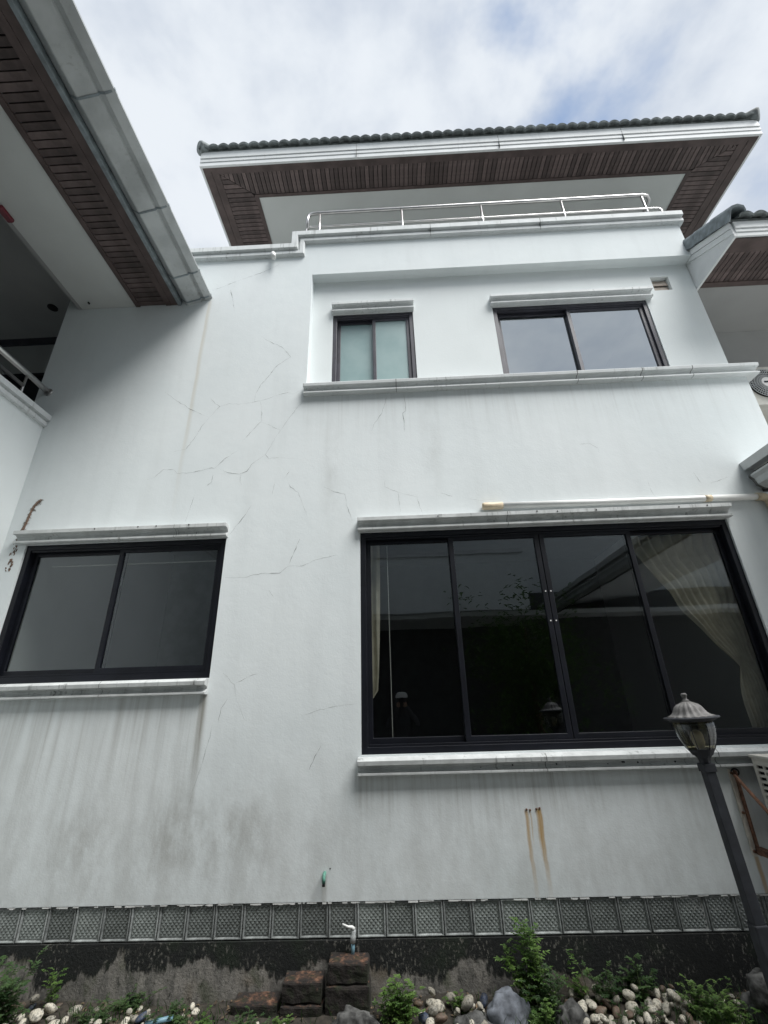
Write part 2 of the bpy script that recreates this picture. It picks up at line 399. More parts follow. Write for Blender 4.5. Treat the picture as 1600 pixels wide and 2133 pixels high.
M['stem'] = m_simple('green_stem', (.07, .10, .035), .7)
def m_leaf(name, a, c):
    m, nt, b = new_mat(name); o = nt.coord()
    nt.put(b.inputs['Base Color'], nt.mix(nt.ramp(nt.noise(o, 9, 4), .35, .65), a, c))
    b.inputs['Roughness'].default_value = .5
    out = nt.n['Material Output']; tl = nt.n.new('ShaderNodeBsdfTranslucent'); tl.inputs[0].default_value = (a[0] * 1.6, a[1] * 1.8, a[2], 1)
    mx = nt.n.new('ShaderNodeMixShader'); mx.inputs[0].default_value = .3
    nt.l.new(b.outputs[0], mx.inputs[1]); nt.l.new(tl.outputs[0], mx.inputs[2]); nt.l.new(mx.outputs[0], out.inputs[0])
    return m
M['leaf'] = m_leaf('bright_green_leaf', (.060, .125, .026), (.14, .235, .055))
M['leaf_dark'] = m_leaf('dark_green_leaf', (.026, .062, .020), (.065, .120, .036))

# ================================================================== SETTING: ground
gm = MB(); gm.add([(-150,-150,-G-.14),(150,-150,-G-.14),(150,150,-G-.14),(-150,150,-G-.14)], [(0,1,2,3)])
o = gm.obj('ground', M['ground']); o['kind'] = 'structure'
def bed_z(x, y):
    h = .030 * mnoise.noise(Vector((x * 2.2, y * 3, 0))) + .012 * mnoise.noise(Vector((x * 9, y * 9, 3)))
    for cx, w, k in ((.23, .28, .020), (1.3, .40, .022), (-2.35, .3, .015), (2.0, .4, .02)):
        h += k * math.exp(-((x - cx) / w) ** 2)
    return -G + h - .012
sm = MB(); nx, ny = 160, 26
for j in range(ny + 1):
    for i in range(nx + 1):
        xx, yy = -4.2 + 8.2 * i / nx, 2.7 + 1.25 * j / ny
        sm.v.append((xx, yy, bed_z(xx, yy)))
for j in range(ny):
    for i in range(nx): k = j * (nx + 1) + i; sm.f.append((k, k + 1, k + nx + 2, k + nx + 1))
o = sm.obj('soil_bed', M['soil'], smooth=True); o['kind'] = 'structure'
pm = MB().box(-3.6, 3.6, -2.4, 1.6, -G - .1, -G + .22); o = pm.obj('paved_path', M['ground'], bevel=.02); o['kind'] = 'structure'

# ================================================================== MAIN HOUSE
house = thing('house', 'white stucco house with cracked stained front wall and dark framed sliding windows', 'house', (0, D, -G))
REC = .13
HOOD = [(0, 0), (.048, 0), (.060, .006), (.060, .024), (.030, .030), (.016, .046), (.022, .064), (.040, .078), (.046, .083), (.086, .086), (.086, .122), (0, .125)]
SILL = [(-.05, 0), (.045, 0), (.064, .005), (.064, .020), (.032, .026), (.018, .042), (.022, .056), (.040, .066), (.082, .073), (.086, .104), (.060, .125), (-.05, .125)]
LWX, LWZ = (-3.575, -1.615), (.235, 1.495)
BWX, BWZ = (-.333, 3.095), (-.37, 1.495)
wall = wall_holes((-4.0, 3.84), (-1.27, 5.74), [(LWX[0], LWX[1], LWZ[0], LWZ[1]), (BWX[0], BWX[1], BWZ[0], BWZ[1]),
        (-.925, 3.9, 3.18, 5.03), (-4.1, -1.10, 5.50, 5.80)], D, D + .2).obj('wall', M['stucco'], house)
U1X, U2X, UZ = (-.665, .327), (1.31, 3.19), (3.20, 4.46)
VX, VZ = (3.335, 3.555), (4.60, 4.83)
rw = wall_holes((-.98, 3.84), (3.0, 5.2), [(U1X[0], U1X[1], UZ[0], UZ[1]), (U2X[0], U2X[1], UZ[0], UZ[1]), (*VX, *VZ)], D + REC, D + REC + .15)
rw.obj('recessed_wall', M['plain_stucco'], house)
# body of the house behind the front wall
bm_ = MB(); bm_.box(-3.85, -3.70, D + .205, 10, -1.77, 5.1); bm_.box(3.69, 3.84, D + .30, 10, -1.77, 5.45); bm_.box(-4.0, 3.84, 9.85, 10, -1.77, 5.45)
bm_.obj('side_wall', M['plain_stucco'], house)
MB().box(-3.84, 3.68, D + .29, 9.84, 5.12, 5.22).obj('terrace_floor', M['soffit_white'], house)
# rooms seen dimly through the glass
im = MB(); im.box(-3.85, -.75, D + .21, 9.8, 2.35, 2.5); im.box(-3.85, -.75, D + .21, 9.8, -1.2, -1.1); im.box(-.85, -.75, D + .21, 9.8, -1.1, 2.35)
im.box(-3.85, -.85, 6.9, 7.0, -1.1, 2.35); im.box(-2.05, -1.85, 6.0, 6.9, -1.1, 2.35); im.obj('interior_wall', M['room_grey'], house)
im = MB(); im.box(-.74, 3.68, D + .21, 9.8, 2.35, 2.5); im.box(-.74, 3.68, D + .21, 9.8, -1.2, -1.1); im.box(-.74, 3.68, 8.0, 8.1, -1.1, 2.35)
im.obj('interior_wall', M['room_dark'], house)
im = MB(); im.box(-.9, 3.68, D + .30, 9.8, 3.0, 3.1); im.box(-.9, 3.68, 6.6, 6.7, 3.1, 5.1); im.box(.75, .85, D + .30, 6.6, 3.1, 5.1)
im.obj('interior_wall', M['room_grey'], house)

def window(x, z, y, sashes, fm, gmat, name, fw=.05, hood=None, sill=None, sash_w=.045):
    """outer frame mesh with sashes, panes, hood and sill as its pieces; sashes = [(x0, x1, front?)]"""
    x0, x1 = x; z0, z1 = z
    w = wall_holes((x0 + .002, x1 - .002), (z0 + .002, z1 - .002), [(x0 + fw, x1 - fw, z0 + fw, z1 - fw)], y, y + .10).obj('window', fm, house, bevel=.004)
    # track lips
    for ta, tb in ((z0 + fw, z0 + fw + .018), (z1 - fw - .02, z1 - fw)): MB().box(x0 + fw + .002, x1 - fw - .002, y + .012, y + .018, ta, tb).obj('track', fm, w, bevel=.002)
    for a, b_, front in sashes:
        yy = y + (.022 if front else .058)
        s_ = wall_holes((a, b_), (z0 + fw + .004, z1 - fw - .004), [(a + sash_w, b_ - sash_w, z0 + fw + .06, z1 - fw - .05)], yy, yy + .032)
        s_.obj('sash', fm, w, bevel=.004)
        MB().add([(a + sash_w - .005, yy + .016, z0 + fw + .055), (b_ - sash_w + .005, yy + .016, z0 + fw + .055), (b_ - sash_w + .005, yy + .016, z1 - fw - .045), (a + sash_w - .005, yy + .016, z1 - fw - .045)], [(0, 1, 2, 3)]).obj('pane', gmat, w)
    if hood:
        MB().prism([(hood[3] - p, hood[2] + h) for p, h in HOOD], 'x', hood[0], hood[1]).obj('hood_moulding', M['trim_dirty'] if y < D + .1 else M['trim'], w, bevel=.002)
    if sill:
        MB().prism([(sill[3] - p, sill[2] + h) for p, h in SILL], 'x', sill[0], sill[1]).obj('sill', M['trim_dirty'], w, bevel=.002)
    return w
lw = window(LWX, LWZ, D + .018, [(-3.53, -2.60, False), (-2.655, -1.66, True)], M['frame'], M['glass_low'], 'left', .05,
       hood=(-3.665, -1.60, 1.495, D), sill=(-3.9, -1.615, .105, D))
bw = window(BWX, BWZ, D + .018, [(-.285, .545, False), (.50, 1.345, True), (1.35, 2.20, True), (2.155, 3.05, False)], M['frame'], M['glass_low'], 'big', .052,
       hood=(-.352, 3.12, 1.495, D), sill=(-.357, 3.35, -.508, D))
w1 = window(U1X, UZ, D + REC + .012, [(-.615, -.135, False), (-.18, .277, True)], M['frame_up'], M['frosted'], 'small', .05,
       hood=(-.675, .34, 4.46, D + REC), sash_w=.04)
w2 = window(U2X, UZ, D + REC + .012, [(1.36, 2.26, False), (2.21, 3.14, True)], M['frame_up'], M['glass_up'], 'upper', .05,
       hood=(1.285, 3.255, 4.46, D + REC), sash_w=.045)
# handle screws on the meeting stiles of the big window
for zz_ in (.62, .88):
    for xx in (1.325, 1.372):
        s_ = MB().lathe([(.006, 0), (.006, .004)], (0, 0, 0), 8).obj('screw', M['white_paint'], bw)
        s_.location = Vector((xx, D + .018 + .020, zz_)) - offset_of(bw); s_.rotation_euler = (math.pi / 2, 0, 0)
# long ledge under the upper windows, with joints and drill holes
ledge = MB().prism([(D - p, 3.115 + h * 1.12) for p, h in SILL[1:-1]] + [(D + REC - .002, 3.115 + .14), (D + REC - .002, 3.115)], 'x', -.942, 3.945).obj('ledge_moulding', M['trim'], house, bevel=.002)
def joint(parent, x, zb, prof, y=D, k=1.0, w=.005):
    MB().prism([(y - p - .0015, zb + h * k) for p, h in prof[1:-1]] + [(y - .01, zb + .125 * k), (y - .01, zb)], 'x', x - w / 2, x + w / 2).obj('joint', M['grime'], parent)
for xx in (.075, 2.03, 2.72, 3.25): joint(ledge, xx, 3.115, SILL, D, 1.12, .006)
for xx in (1.075, 2.35): joint(bw, xx, -.508, SILL)
joint(bw, 1.06, 1.495, HOOD); joint(lw, -2.1, 1.495, HOOD, w=.003); joint(lw, -2.5, .105, SILL, w=.003)
random.seed(3)
def holes(parent, x0, x1, n, y, z):
    for i in range(n):
        xx = random.uniform(x0, x1)
        ho = MB().lathe([(.0065, 0), (.0065, .003)], (0, 0, 0), 8).obj('screw_hole', M['dark'], parent)
        ho.location = Vector((xx, y, z + random.uniform(-.008, .008))) - offset_of(parent); ho.rotation_euler = (math.pi / 2, 0, 0)
holes(ledge, -.8, 3.8, 9, D - .0195, 3.163); holes(bw, -.2, 2.4, 8, D - .0195, -.465); holes(bw, 0, 3.0, 6, D - .0875, 1.60); holes(lw, -3.5, -1.7, 4, D - .0875, 1.60)

# vent opening with tan louvers
for i in range(2):
    MB().prism([(D + REC + .035, VZ[0] + .02 + i * .10), (D + REC + .045, VZ[0] + .02 + i * .10), (D + REC + .065, VZ[0] + .118 + i * .10), (D + REC + .055, VZ[0] + .118 + i * .10)], 'x', VX[0] + .004, VX[1] - .004).obj('vent_louver', M['vent'], house)
MB().box(VX[0] + .001, VX[1] - .001, D + REC + .13, D + REC + .14, VZ[0] + .001, VZ[1] - .001).obj('vent_back', M['dark'], house)

# parapet coping with its step
COP = [(-.21, 0), (.034, 0), (.050, .012), (.050, .060), (.028, .066), (.028, .084), (.080, .090), (.080, .165), (.070, .173), (-.21, .173)]
cop = MB().sweep([(-4.35, 5.372), (-1.035, 5.372), (-1.035, 5.602), (3.885, 5.602)], COP).obj('parapet_coping', M['trim'], house, bevel=.002)
for xx in (.62, 2.05): MB().prism([(D - p - .0015, 5.602 + h) for p, h in COP[1:-1]], 'x', xx - .002, xx + .002).obj('joint', M['grime'], cop)

# terrace railing of stainless tube
YR = D + .09
rail = MB().tube([(-1.05, YR, 6.06), (-1.05, YR, 6.28), (-1.040, YR, 6.33), (-1.01, YR, 6.365), (-.96, YR, 6.38)] +
      [(-.90 + .25 * i, YR, 6.38) for i in range(1, 18)] + [(3.62, YR, 6.38), (3.69, YR + .01, 6.375), (3.73, YR + .05, 6.36), (3.74, YR + .12, 6.35), (3.74, YR + .9, 6.35)], .024, 10).obj('railing', M['steel'], house, smooth=True)
MB().tube([(-1.06, YR, 5.78), (-1.06, YR, 6.05), (-1.04, YR, 6.08), (-1.0, YR, 6.09), (3.72, YR, 6.09), (3.77, YR, 6.08), (3.79, YR, 6.05), (3.79, YR, 5.78)], .014, 8).obj('lower_rail', M['steel'], rail, smooth=True)
for xx in (-.88, .27, 1.375, 2.49, 3.60): MB().tube([(xx, YR, 5.77), (xx, YR, 6.38)], .015, 8).obj('post', M['steel'], rail, smooth=True)

# ---------------- top roof
ZS = 7.40
FX0, FX1, FY = -2.69, 5.53, 3.858
def slat_obj(parent, quad, z, th=.012, mat='wood', name='soffit_slat'):
    vs = [(a, b, z) for a, b in quad] + [(a, b, z + th) for a, b in quad]
    return MB().add(vs, [(0,1,2,3),(7,6,5,4),(0,4,5,1),(1,5,6,2),(2,6,7,3),(3,7,4,0)]).obj(name, M[mat], parent)
def slat_data(*a):
    q = slat_obj(*a); me = q.data; bpy.data.objects.remove(q); return me
roof = MB()
sl_ = math.tan(math.radians(28)); ry0 = FY - .02; ry1 = 9.0; midy = (ry0 + ry1) / 2; rise = (midy - ry0) * sl_; zr = 7.70
hx = (midy - ry0)
roof.add([(FX0, ry0, zr), (FX1, ry0, zr), (FX1, ry1, zr), (FX0, ry1, zr), (FX0 + hx, midy, zr + rise), (FX1 - hx, midy, zr + rise)],
         [(0, 1, 5, 4), (1, 2, 5), (2, 3, 4, 5), (3, 0, 4), (3, 2, 1, 0)])
roof = roof.obj('roof', M['tile'], house)
def front_fascia(parent, x0, x1, y, zb, zt, name='fascia'):
    h = zt - zb
    prof = [(y + .03, zb), (y, zb), (y, zb + .24 * h), (y + .008, zb + .245 * h), (y + .008, zb + .275 * h), (y - .010, zb + .28 * h), (y - .010, zb + .48 * h), (y + .002, zb + .485 * h), (y + .002, zb + .515 * h),
            (y - .022, zb + .52 * h), (y - .022, zt), (y + .03, zt)]
    return MB().prism(prof, 'x', x0, x1).obj(name, M['fascia'], parent)
ff = front_fascia(roof, FX0, FX1, FY, ZS - .012, 7.685)
for xx in (-.35, 1.75, 3.55): MB().box(xx, xx + .003, FY - .024, FY + .01, ZS, 7.68).obj('joint', M['grime'], house)
for xa in (FX0, FX1 - .03): MB().box(xa, xa + .03, FY + .031, 8.9, ZS - .012, 7.685).obj('side_fascia', M['fascia'], roof)
MB().box(FX0 + .035, FX1 - .035, FY + .035, 8.9, ZS + .02, ZS + .04).obj('soffit_backing', M['dark'], roof)
LX = (-2.44, -2.0); RX = (4.78, 5.27); SY = (3.985, 4.300)
def trims(parent, z):
    # outer boards, mitred; two boards side by side with a fine line between them
    for (a0, a1, c0, c1) in ((0, .5, 0, .5), (.515, 1, .515, 1)):
        def P(t): return (FX0 + .032 + (LX[0] - FX0 - .032) * t, FX1 - .032 - (FX1 - .032 - RX[1]) * t, FY + .032 + (SY[0] - FY - .032) * t)
        l0, r0, y0 = P(a0); l1, r1, y1 = P(a1); dz = .004 if a0 else 0
        slat_obj(parent, [(l0, y0), (r0, y0), (r1, y1), (l1, y1)], z + dz, .02, 'wood_trim', 'soffit_trim')
        slat_obj(parent, [(l0, y0 + .0005), (l1, y1 + .0005), (l1, 8.8), (l0, 8.8)], z + dz, .02, 'wood_trim', 'soffit_trim')
        slat_obj(parent, [(r0, y0 + .0005), (r1, y1 + .0005), (r1, 8.8), (r0, 8.8)], z + dz, .02, 'wood_trim', 'soffit_trim')
    slat_obj(parent, [(LX[1], SY[1]), (RX[0], SY[1]), (RX[0] - .06, SY[1] + .045), (LX[1] + .06, SY[1] + .045)], z, .02, 'wood_trim', 'soffit_trim')
    slat_obj(parent, [(LX[1], SY[1] + .0005), (LX[1] + .06, SY[1] + .0455), (LX[1] + .06, 8.8), (LX[1], 8.8)], z, .02, 'wood_trim', 'soffit_trim')
    slat_obj(parent, [(RX[0], SY[1] + .0005), (RX[0] - .06, SY[1] + .0455), (RX[0] - .06, 8.8), (RX[0], 8.8)], z, .02, 'wood_trim', 'soffit_trim')
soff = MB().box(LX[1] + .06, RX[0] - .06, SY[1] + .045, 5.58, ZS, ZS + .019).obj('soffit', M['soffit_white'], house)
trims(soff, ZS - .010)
pit = .0665; gap = .010; x = LX[0] + .004
reg = None
while x + pit - gap < RX[1]:
    a, b_ = x, x + pit - gap
    f = lambda xx: SY[1] - .002 if LX[1] <= xx <= RX[0] else (SY[0] + (SY[1] - SY[0]) * ((xx - LX[0]) / (LX[1] - LX[0]) if xx < LX[1] else (RX[1] - xx) / (RX[1] - RX[0])))
    if a >= LX[1] and b_ <= RX[0]:
        if reg is None: reg = slat_data(soff, [(0, SY[0]), (b_ - a, SY[0]), (b_ - a, SY[1] - .002), (0, SY[1] - .002)], ZS)
        link('soffit_slat', reg, None, soff, loc=(a, 0, 0))
    else: slat_obj(soff, [(a, SY[0]), (b_, SY[0]), (b_, max(SY[0] + .002, f(b_) - .004)), (a, max(SY[0] + .002, f(a) - .004))], ZS)
    x += pit
y = SY[0] + .02; regL = regR = None
while y < 6.2:
    a, b_ = y, y + pit - gap; t = lambda q: min(1, max(0, (q - SY[0]) / (SY[1] - SY[0])))
    if a >= SY[1]:
        if regL is None:
            regL = slat_data(soff, [(LX[0] + .002, 0), (LX[1] - .002, 0), (LX[1] - .002, b_ - a), (LX[0] + .002, b_ - a)], ZS)
            regR = slat_data(soff, [(RX[0] + .002, 0), (RX[1] - .002, 0), (RX[1] - .002, b_ - a), (RX[0] + .002, b_ - a)], ZS)
        link('soffit_slat', regL, None, soff, loc=(0, a, 0)); link('soffit_slat', regR, None, soff, loc=(0, a, 0))
    else:
        wl = LX[1] - LX[0]; wr = RX[1] - RX[0]
        slat_obj(soff, [(LX[0] + .002, a), (LX[0] + wl * t(a) - .004, a), (LX[0] + wl * t(b_) - .004, b_), (LX[0] + .002, b_)], ZS)
        slat_obj(soff, [(RX[1] - .002, a), (RX[1] - wr * t(a) + .004, a), (RX[1] - wr * t(b_) + .004, b_), (RX[1] - .002, b_)], ZS)
    y += pit
# penthouse wall behind the terrace
MB().box(-1.9, 4.68, 5.6, 8.6, 5.23, ZS + .018).obj('upper_wall', M['grey_and_shade_paint'], house)  # white wall, its shade put into the grey colour

# roof tiles with two rolls each
def tile_mesh(name, w=.3045, L=.42, amp=.033, th=.026):
    m = MB(); n = 24
    prof = [(w * i / n, amp * abs(math.sin(2 * math.pi * i / n)) ** .85) for i in range(n + 1)]
    for yy in (0, L):
        m.v += [(a, yy, h + th) for a, h in prof] + [(a, yy, h * .9) for a, h in prof]
    k = n + 1
    for i in range(n):
        m.f += [(i, i + 1, 2 * k + i + 1, 2 * k + i), (k + i, 3 * k + i, 3 * k + i + 1, k + i + 1), (i, k + i, k + i + 1, i + 1), (2 * k + i, 2 * k + i + 1, 3 * k + i + 1, 3 * k + i)]
    m.f += [(0, 2 * k, 3 * k, k), (n, k + n, 3 * k + n, 2 * k + n)]
    return m.mesh(name)
TM = tile_mesh('roof_tile')
random.seed(11)
def tiles(parent, x0, n, y0, z0, slope, rows, w=.3045):
    for r in range(rows):
        for i in range(n):
            t = link('roof_tile', TM, M['tile'], parent, loc=(x0 + i * w + random.uniform(-.002, .002), y0 + r * .33 * math.cos(slope), z0 + r * .33 * math.sin(slope) + r * .002 + random.uniform(-.003, .003)))
            t.rotation_euler = (slope - .03, random.uniform(-.008, .008), random.uniform(-.006, .006))
SL = math.radians(28)
tiles(roof, FX0 - .03, 27, FY - .075, 7.695, SL, 2)
MB().box(FX0 + .01, FX1 - .01, FY - .018, FY + .02, 7.686, 7.74).obj('tile_filler', M['tile'], roof)
# hip caps at the two corners
def hipcap(x, y, z, sx):
    dirv = Vector((sx, 1, .53 * 1.0)).normalized()
    p0 = Vector((x, y, z)); m = MB()
    m.tube([p0, p0 + dirv * .02, p0 + dirv * .40, p0 + dirv * .42], [.085, .10, .095, .08], 12)
    return m.obj('hip_cap', M['tile'], roof, smooth=True)
hipcap(FX0 - .03, FY - .06, 7.755, 1); hipcap(FX0 + .28, FY + .25, 7.92, 1); hipcap(FX1 + .03, FY - .06, 7.755, -1); hipcap(FX1 - .28, FY + .25, 7.92, -1)

# ---------------- glass block band and black plinth
NB = 38; BX0 = -3.771; BZ = -1.472
MB().box(-3.79, 3.84, D + .022, D + .12, BZ - .001, -1.271).obj('mortar_band', M['mortar'], house)
def block_mesh():
    m = MB(); w = .194; r = .009; rec_ = .011; n = 36
    # chamfered rim
    ring = [(0, .004), (.003, 0), (r - .002, 0), (r + .004, rec_)]
    lo = []
    for off, dy in ring:
        lo.append([(off, dy, off), (w - off, dy, off), (w - off, dy, w - off), (off, dy, w - off)])
    lo.insert(0, [(0, .03, 0), (w, .03, 0), (w, .03, w), (0, .03, w)])
    for L_ in lo: m.v += L_
    for a in range(len(lo) - 1):
        for k in range(4): m.f.append((a * 4 + k, a * 4 + (k + 1) % 4, (a + 1) * 4 + (k + 1) % 4, (a + 1) * 4 + k))
    nr = len(m.f); q = r + .004; s0 = len(m.v); tri = lambda t: abs((t % 1) - .5) * 2
    for j in range(n + 1):
        for i in range(n + 1):
            u, v = i / n, j / n; e = min(u, v, 1 - u, 1 - v)
            h = min(tri(u * 5.5 + v * 5.5), tri(u * 5.5 - v * 5.5 + .5)) * .0062 * min(1, e * 14)
            m.v.append((q + (w - 2 * q) * u, rec_ + .002 - h, q + (w - 2 * q) * v))
    for j in range(n):
        for i in range(n): k = s0 + j * (n + 1) + i; m.f.append((k, k + 1, k + n + 2, k + n + 1))
    me = m.mesh('glass_block', recalc=False); me.materials.append(M['block_rim']); me.materials.append(M['block_glass'])
    for i, p in enumerate(me.polygons): p.material_index = 0 if i < nr else 1
    return me
BM = block_mesh()
random.seed(5)
for i in range(NB):
    bl = link('glass_block', BM, None, house, loc=(BX0 + .2 * i + .004, D + .004 + random.uniform(0, .004), BZ + .002))
    bl.rotation_euler = (random.uniform(-.012, .012), random.uniform(-.006, .006), random.uniform(-.012, .012))
# chipped white crust along the top of the blocks
cm = MB()
for i in range(170):
    xx = random.uniform(-3.75, 3.8); L_ = random.uniform(.008, .07); h = random.uniform(.003, .010)
    cm.box(xx, xx + L_, D - .002 + random.uniform(0, .004), D + .02, -1.273 - h, -1.2735)
cm.obj('mortar_crust', M['pvc'], house)['kind'] = 'stuff'
MB().box(-3.79, 3.84, D - .006, D + .12, -1.90, BZ - .004).obj('plinth', M['plinth'], house)

# ---------------- cracks
CRACKS = [[(-2.524,3.272),(-2.388,3.16),(-2.179,3.009),(-1.965,2.897)],[(-1.908,2.985),(-1.965,2.897),(-2.039,2.776),(-2.07,2.682),(-2.163,2.506),(-2.291,2.482)],[(-1.993,3.166),(-1.927,3.079),(-1.868,3.035),(-1.908,2.985)],[(-1.868,3.035),(-1.765,3.07),(-1.656,3.054),(-1.49,3.077),(-1.43,3.088),(-1.339,3.111),(-1.25,3.153),(-1.129,3.184),(-1.067,3.162),(-0.962,3.212)],[(-1.49,3.077),(-1.484,3.185),(-1.44,3.307),(-1.356,3.429),(-1.279,3.563),(-1.12,3.696),(-1.235,3.848),(-1.405,3.954),(-1.503,4.036)],[(-1.43,3.088),(-1.397,2.976),(-1.391,2.813),(-1.498,2.678),(-1.582,2.562)],[(-1.391,2.813),(-1.282,2.754),(-1.176,2.688),(-1.226,2.595),(-1.275,2.479),(-1.312,2.397),(-1.273,2.349),(-1.166,2.36),(-0.963,2.331)],[(-1.176,2.688),(-1.107,2.816),(-1.011,2.973),(-0.94,3.07)],[(-2.544,2.156),(-2.442,2.183),(-2.364,2.271),(-2.248,2.262),(-2.212,2.22),(-2.054,2.221),(-1.86,2.268),(-1.83,2.259),(-1.716,2.384),(-1.608,2.462)],[(-1.772,2.248),(-1.681,2.203),(-1.564,2.182),(-1.489,2.21),(-1.447,2.289),(-1.353,2.366),(-1.312,2.397)],[(-1.835,2.187),(-1.838,2.1),(-1.889,2.055)],[(-1.545,2.173),(-1.545,2.086),(-1.523,2.057)],[(-1.993,1.974),(-2.013,1.846),(-2.042,1.677)],[(-1.19,2.093),(-1.206,1.932)],[(-1.063,2.087),(-1.03,2.008),(-0.944,1.943),(-0.88,1.767),(-0.85,1.692)],[(-0.697,2.001),(-0.585,1.934),(-0.482,1.907),(-0.46,1.778),(-0.406,1.616)],[(-1.589,1.522),(-1.496,1.662),(-1.403,1.82)],[(-1.58,1.101),(-1.412,1.095),(-1.248,1.128),(-1.075,1.124),(-1.008,1.185),(-0.867,1.186),(-0.74,1.241),(-0.547,1.281)],[(-1.002,1.198),(-0.952,1.33),(-0.906,1.452)],[(-1.173,0.983),(-1.109,0.892)],[(-1.048,2.19),(-1.093,2.112)],[(-1.498,0.269),(-1.395,0.176),(-1.357,0.043),(-1.276,-0.104)],[(-1.395,0.176),(-1.281,0.235),(-1.168,0.268)],[(-1.531,-0.089),(-1.558,-0.237),(-1.584,-0.38),(-1.637,-0.579),(-1.654,-0.734)],[(-1.437,0.071),(-1.485,-0.005),(-1.494,-0.115)],[(-0.812,-0.074),(-0.674,-0.035),(-0.507,-0.011),(-0.357,-0.001)],[(-0.648,-0.283),(-0.699,-0.369),(-0.741,-0.462)],[(-2.183,4.835),(-2.035,4.908),(-1.85,4.997),(-1.545,5.129),(-1.358,5.255)],[(-1.954,4.836),(-1.894,4.618),(-1.864,4.457)],[(-0.08,2.044),(-0.087,1.97),(0.041,1.907),(0.061,1.69)],[(0.041,1.907),(0.142,1.87),(0.228,1.842),(0.245,1.769),(0.274,1.65)],[(0.462,1.872),(0.575,1.834)],[(0.689,1.813),(0.829,1.775),(0.974,1.784)],[(1.906,2.362),(2.012,2.37),(2.084,2.306),(2.087,2.256)],[(2.478,1.918),(2.484,1.815),(2.507,1.732)],[(2.941,1.985),(2.974,1.876)],[(3.067,1.863),(3.259,1.925)],[(0.151,3.078),(0.17,2.957),(0.166,2.869),(0.133,2.841),(0.143,2.706),(0.138,2.601)],[(-0.019,3.128),(-0.048,2.989),(-0.101,2.834),(-0.183,2.704),(-0.208,2.63)]]
random.seed(21)
for pts in CRACKS:
    fine = []
    for (ax, az), (bx, bz) in zip(pts, pts[1:]):
        L_ = math.hypot(bx - ax, bz - az); n = max(1, int(L_ / .03))
        for i in range(n):
            t = i / n; j = .0045 if 0 < i else 0
            fine.append((ax + (bx - ax) * t + random.uniform(-j, j), az + (bz - az) * t + random.uniform(-j, j)))
    fine.append(pts[-1]); m = MB(); N = len(fine); w0 = random.uniform(.0020, .0036)
    for i, (a, b_) in enumerate(fine):
        p, q = fine[max(i - 1, 0)], fine[min(i + 1, N - 1)]; tx, tz = q[0] - p[0], q[1] - p[1]; l = math.hypot(tx, tz) or 1
        w = w0 * (.25 + .75 * min(1, 6 * min(i, N - 1 - i) / N)) * random.choice((.35, .6, .9, 1.1, 1.6)) * random.uniform(.7, 1.2) / 2
        m.v += [(a - tz / l * w, D - .0022, b_ + tx / l * w), (a + tz / l * w, D - .0022, b_ - tx / l * w)]
    m.f = [(2 * i, 2 * i + 1, 2 * i + 3, 2 * i + 2) for i in range(N - 1)]
    m.obj('crack', M['crack'], wall, recalc=False)
for xx, zz_ in ((.893, -.752), (.918, -.756), (.966, -.75), (.990, -.746)):
    an = MB().lathe([(.007, 0), (.008, .004), (.003, .010)], (0, 0, 0), 8).obj('anchor_bolt', M['rust'], wall); an.location = Vector((xx, D + .001, zz_)) - offset_of(wall); an.rotation_euler = (math.pi / 2, 0, 0)
# dried mud tunnel climbing beside the left window
random.seed(9)
mt = MB(); tr = [(-3.566, 1.985), (-3.59, 1.95), (-3.612, 1.915), (-3.626, 1.86), (-3.634, 1.80), (-3.642, 1.72), (-3.662, 1.64), (-3.668, 1.58)]
mt.tube([(a, D - .004, b_) for a, b_ in tr], [.004, .010, .011, .009, .011, .010, .012, .006], 6)
for i in range(110):
    k = random.randrange(len(tr) - 1); t = random.random(); a = tr[k][0] + (tr[k + 1][0] - tr[k][0]) * t; b_ = tr[k][1] + (tr[k + 1][1] - tr[k][1]) * t
    dx = random.uniform(-.04, .04); dz = random.uniform(-.03, .012)
    mt.tube([(a, D - .003, b_), (a + dx, D - .001, b_ + dz)], [.003, .001], 4)
for i in range(42):
    a = random.gauss(-3.668, .016); b_ = random.uniform(1.24, 1.60); mt.tube([(a, D - .002, b_), (a + random.uniform(-.01, .01), D - .002, b_ - random.uniform(.01, .035))], random.uniform(.002, .006), 4)
mt.obj('mud_tunnel', M['mud'], house)

# ================================================================== LEFT WING
lwing = thing('house_wing', 'left wing with slatted timber eave, grey gutter and white balcony wall', 'house wing', (-3.86, 1.0, -G))
Y0 = -3.0
MB().box(-3.92, -3.80, Y0, D - .001, -G, 2.875).obj('balcony_wall', M['plain_stucco'], lwing)
c_ = MB().prism([(-3.97, 2.865), (-3.785, 2.865), (-3.762, 2.878), (-3.762, 2.918), (-3.782, 2.924), (-3.782, 2.938), (-3.738, 2.944), (-3.738, 3.005), (-3.97, 3.005)], 'y', Y0, D - .002)
c_.obj('coping', M['trim'], lwing, bevel=.002)
MB().box(-6.5, -3.925, Y0, D - .003, 2.1, 2.2).obj('balcony_floor', M['soffit_white'], lwing)
lr = MB().tube([(-3.89, Y0, 3.36), (-3.89, 3.70, 3.36), (-3.885, 3.80, 3.35), (-3.87, D - .012, 3.34)], .030, 12).obj('railing', M['steel'], lwing, smooth=True)
fl_ = MB().lathe([(.048, 0), (.048, .008), (.03, .014)], (0, 0, 0), 20).obj('flange', M['steel'], lr, smooth=True); fl_.location = Vector((-3.87, D - .001, 3.34)) - offset_of(lr); fl_.rotation_euler = (math.pi / 2, 0, 0)
MB().tube([(-3.89, Y0, 3.20), (-3.89, 3.62, 3.20)], .020, 10).obj('lower_rail', M['steel'], lr, smooth=True)
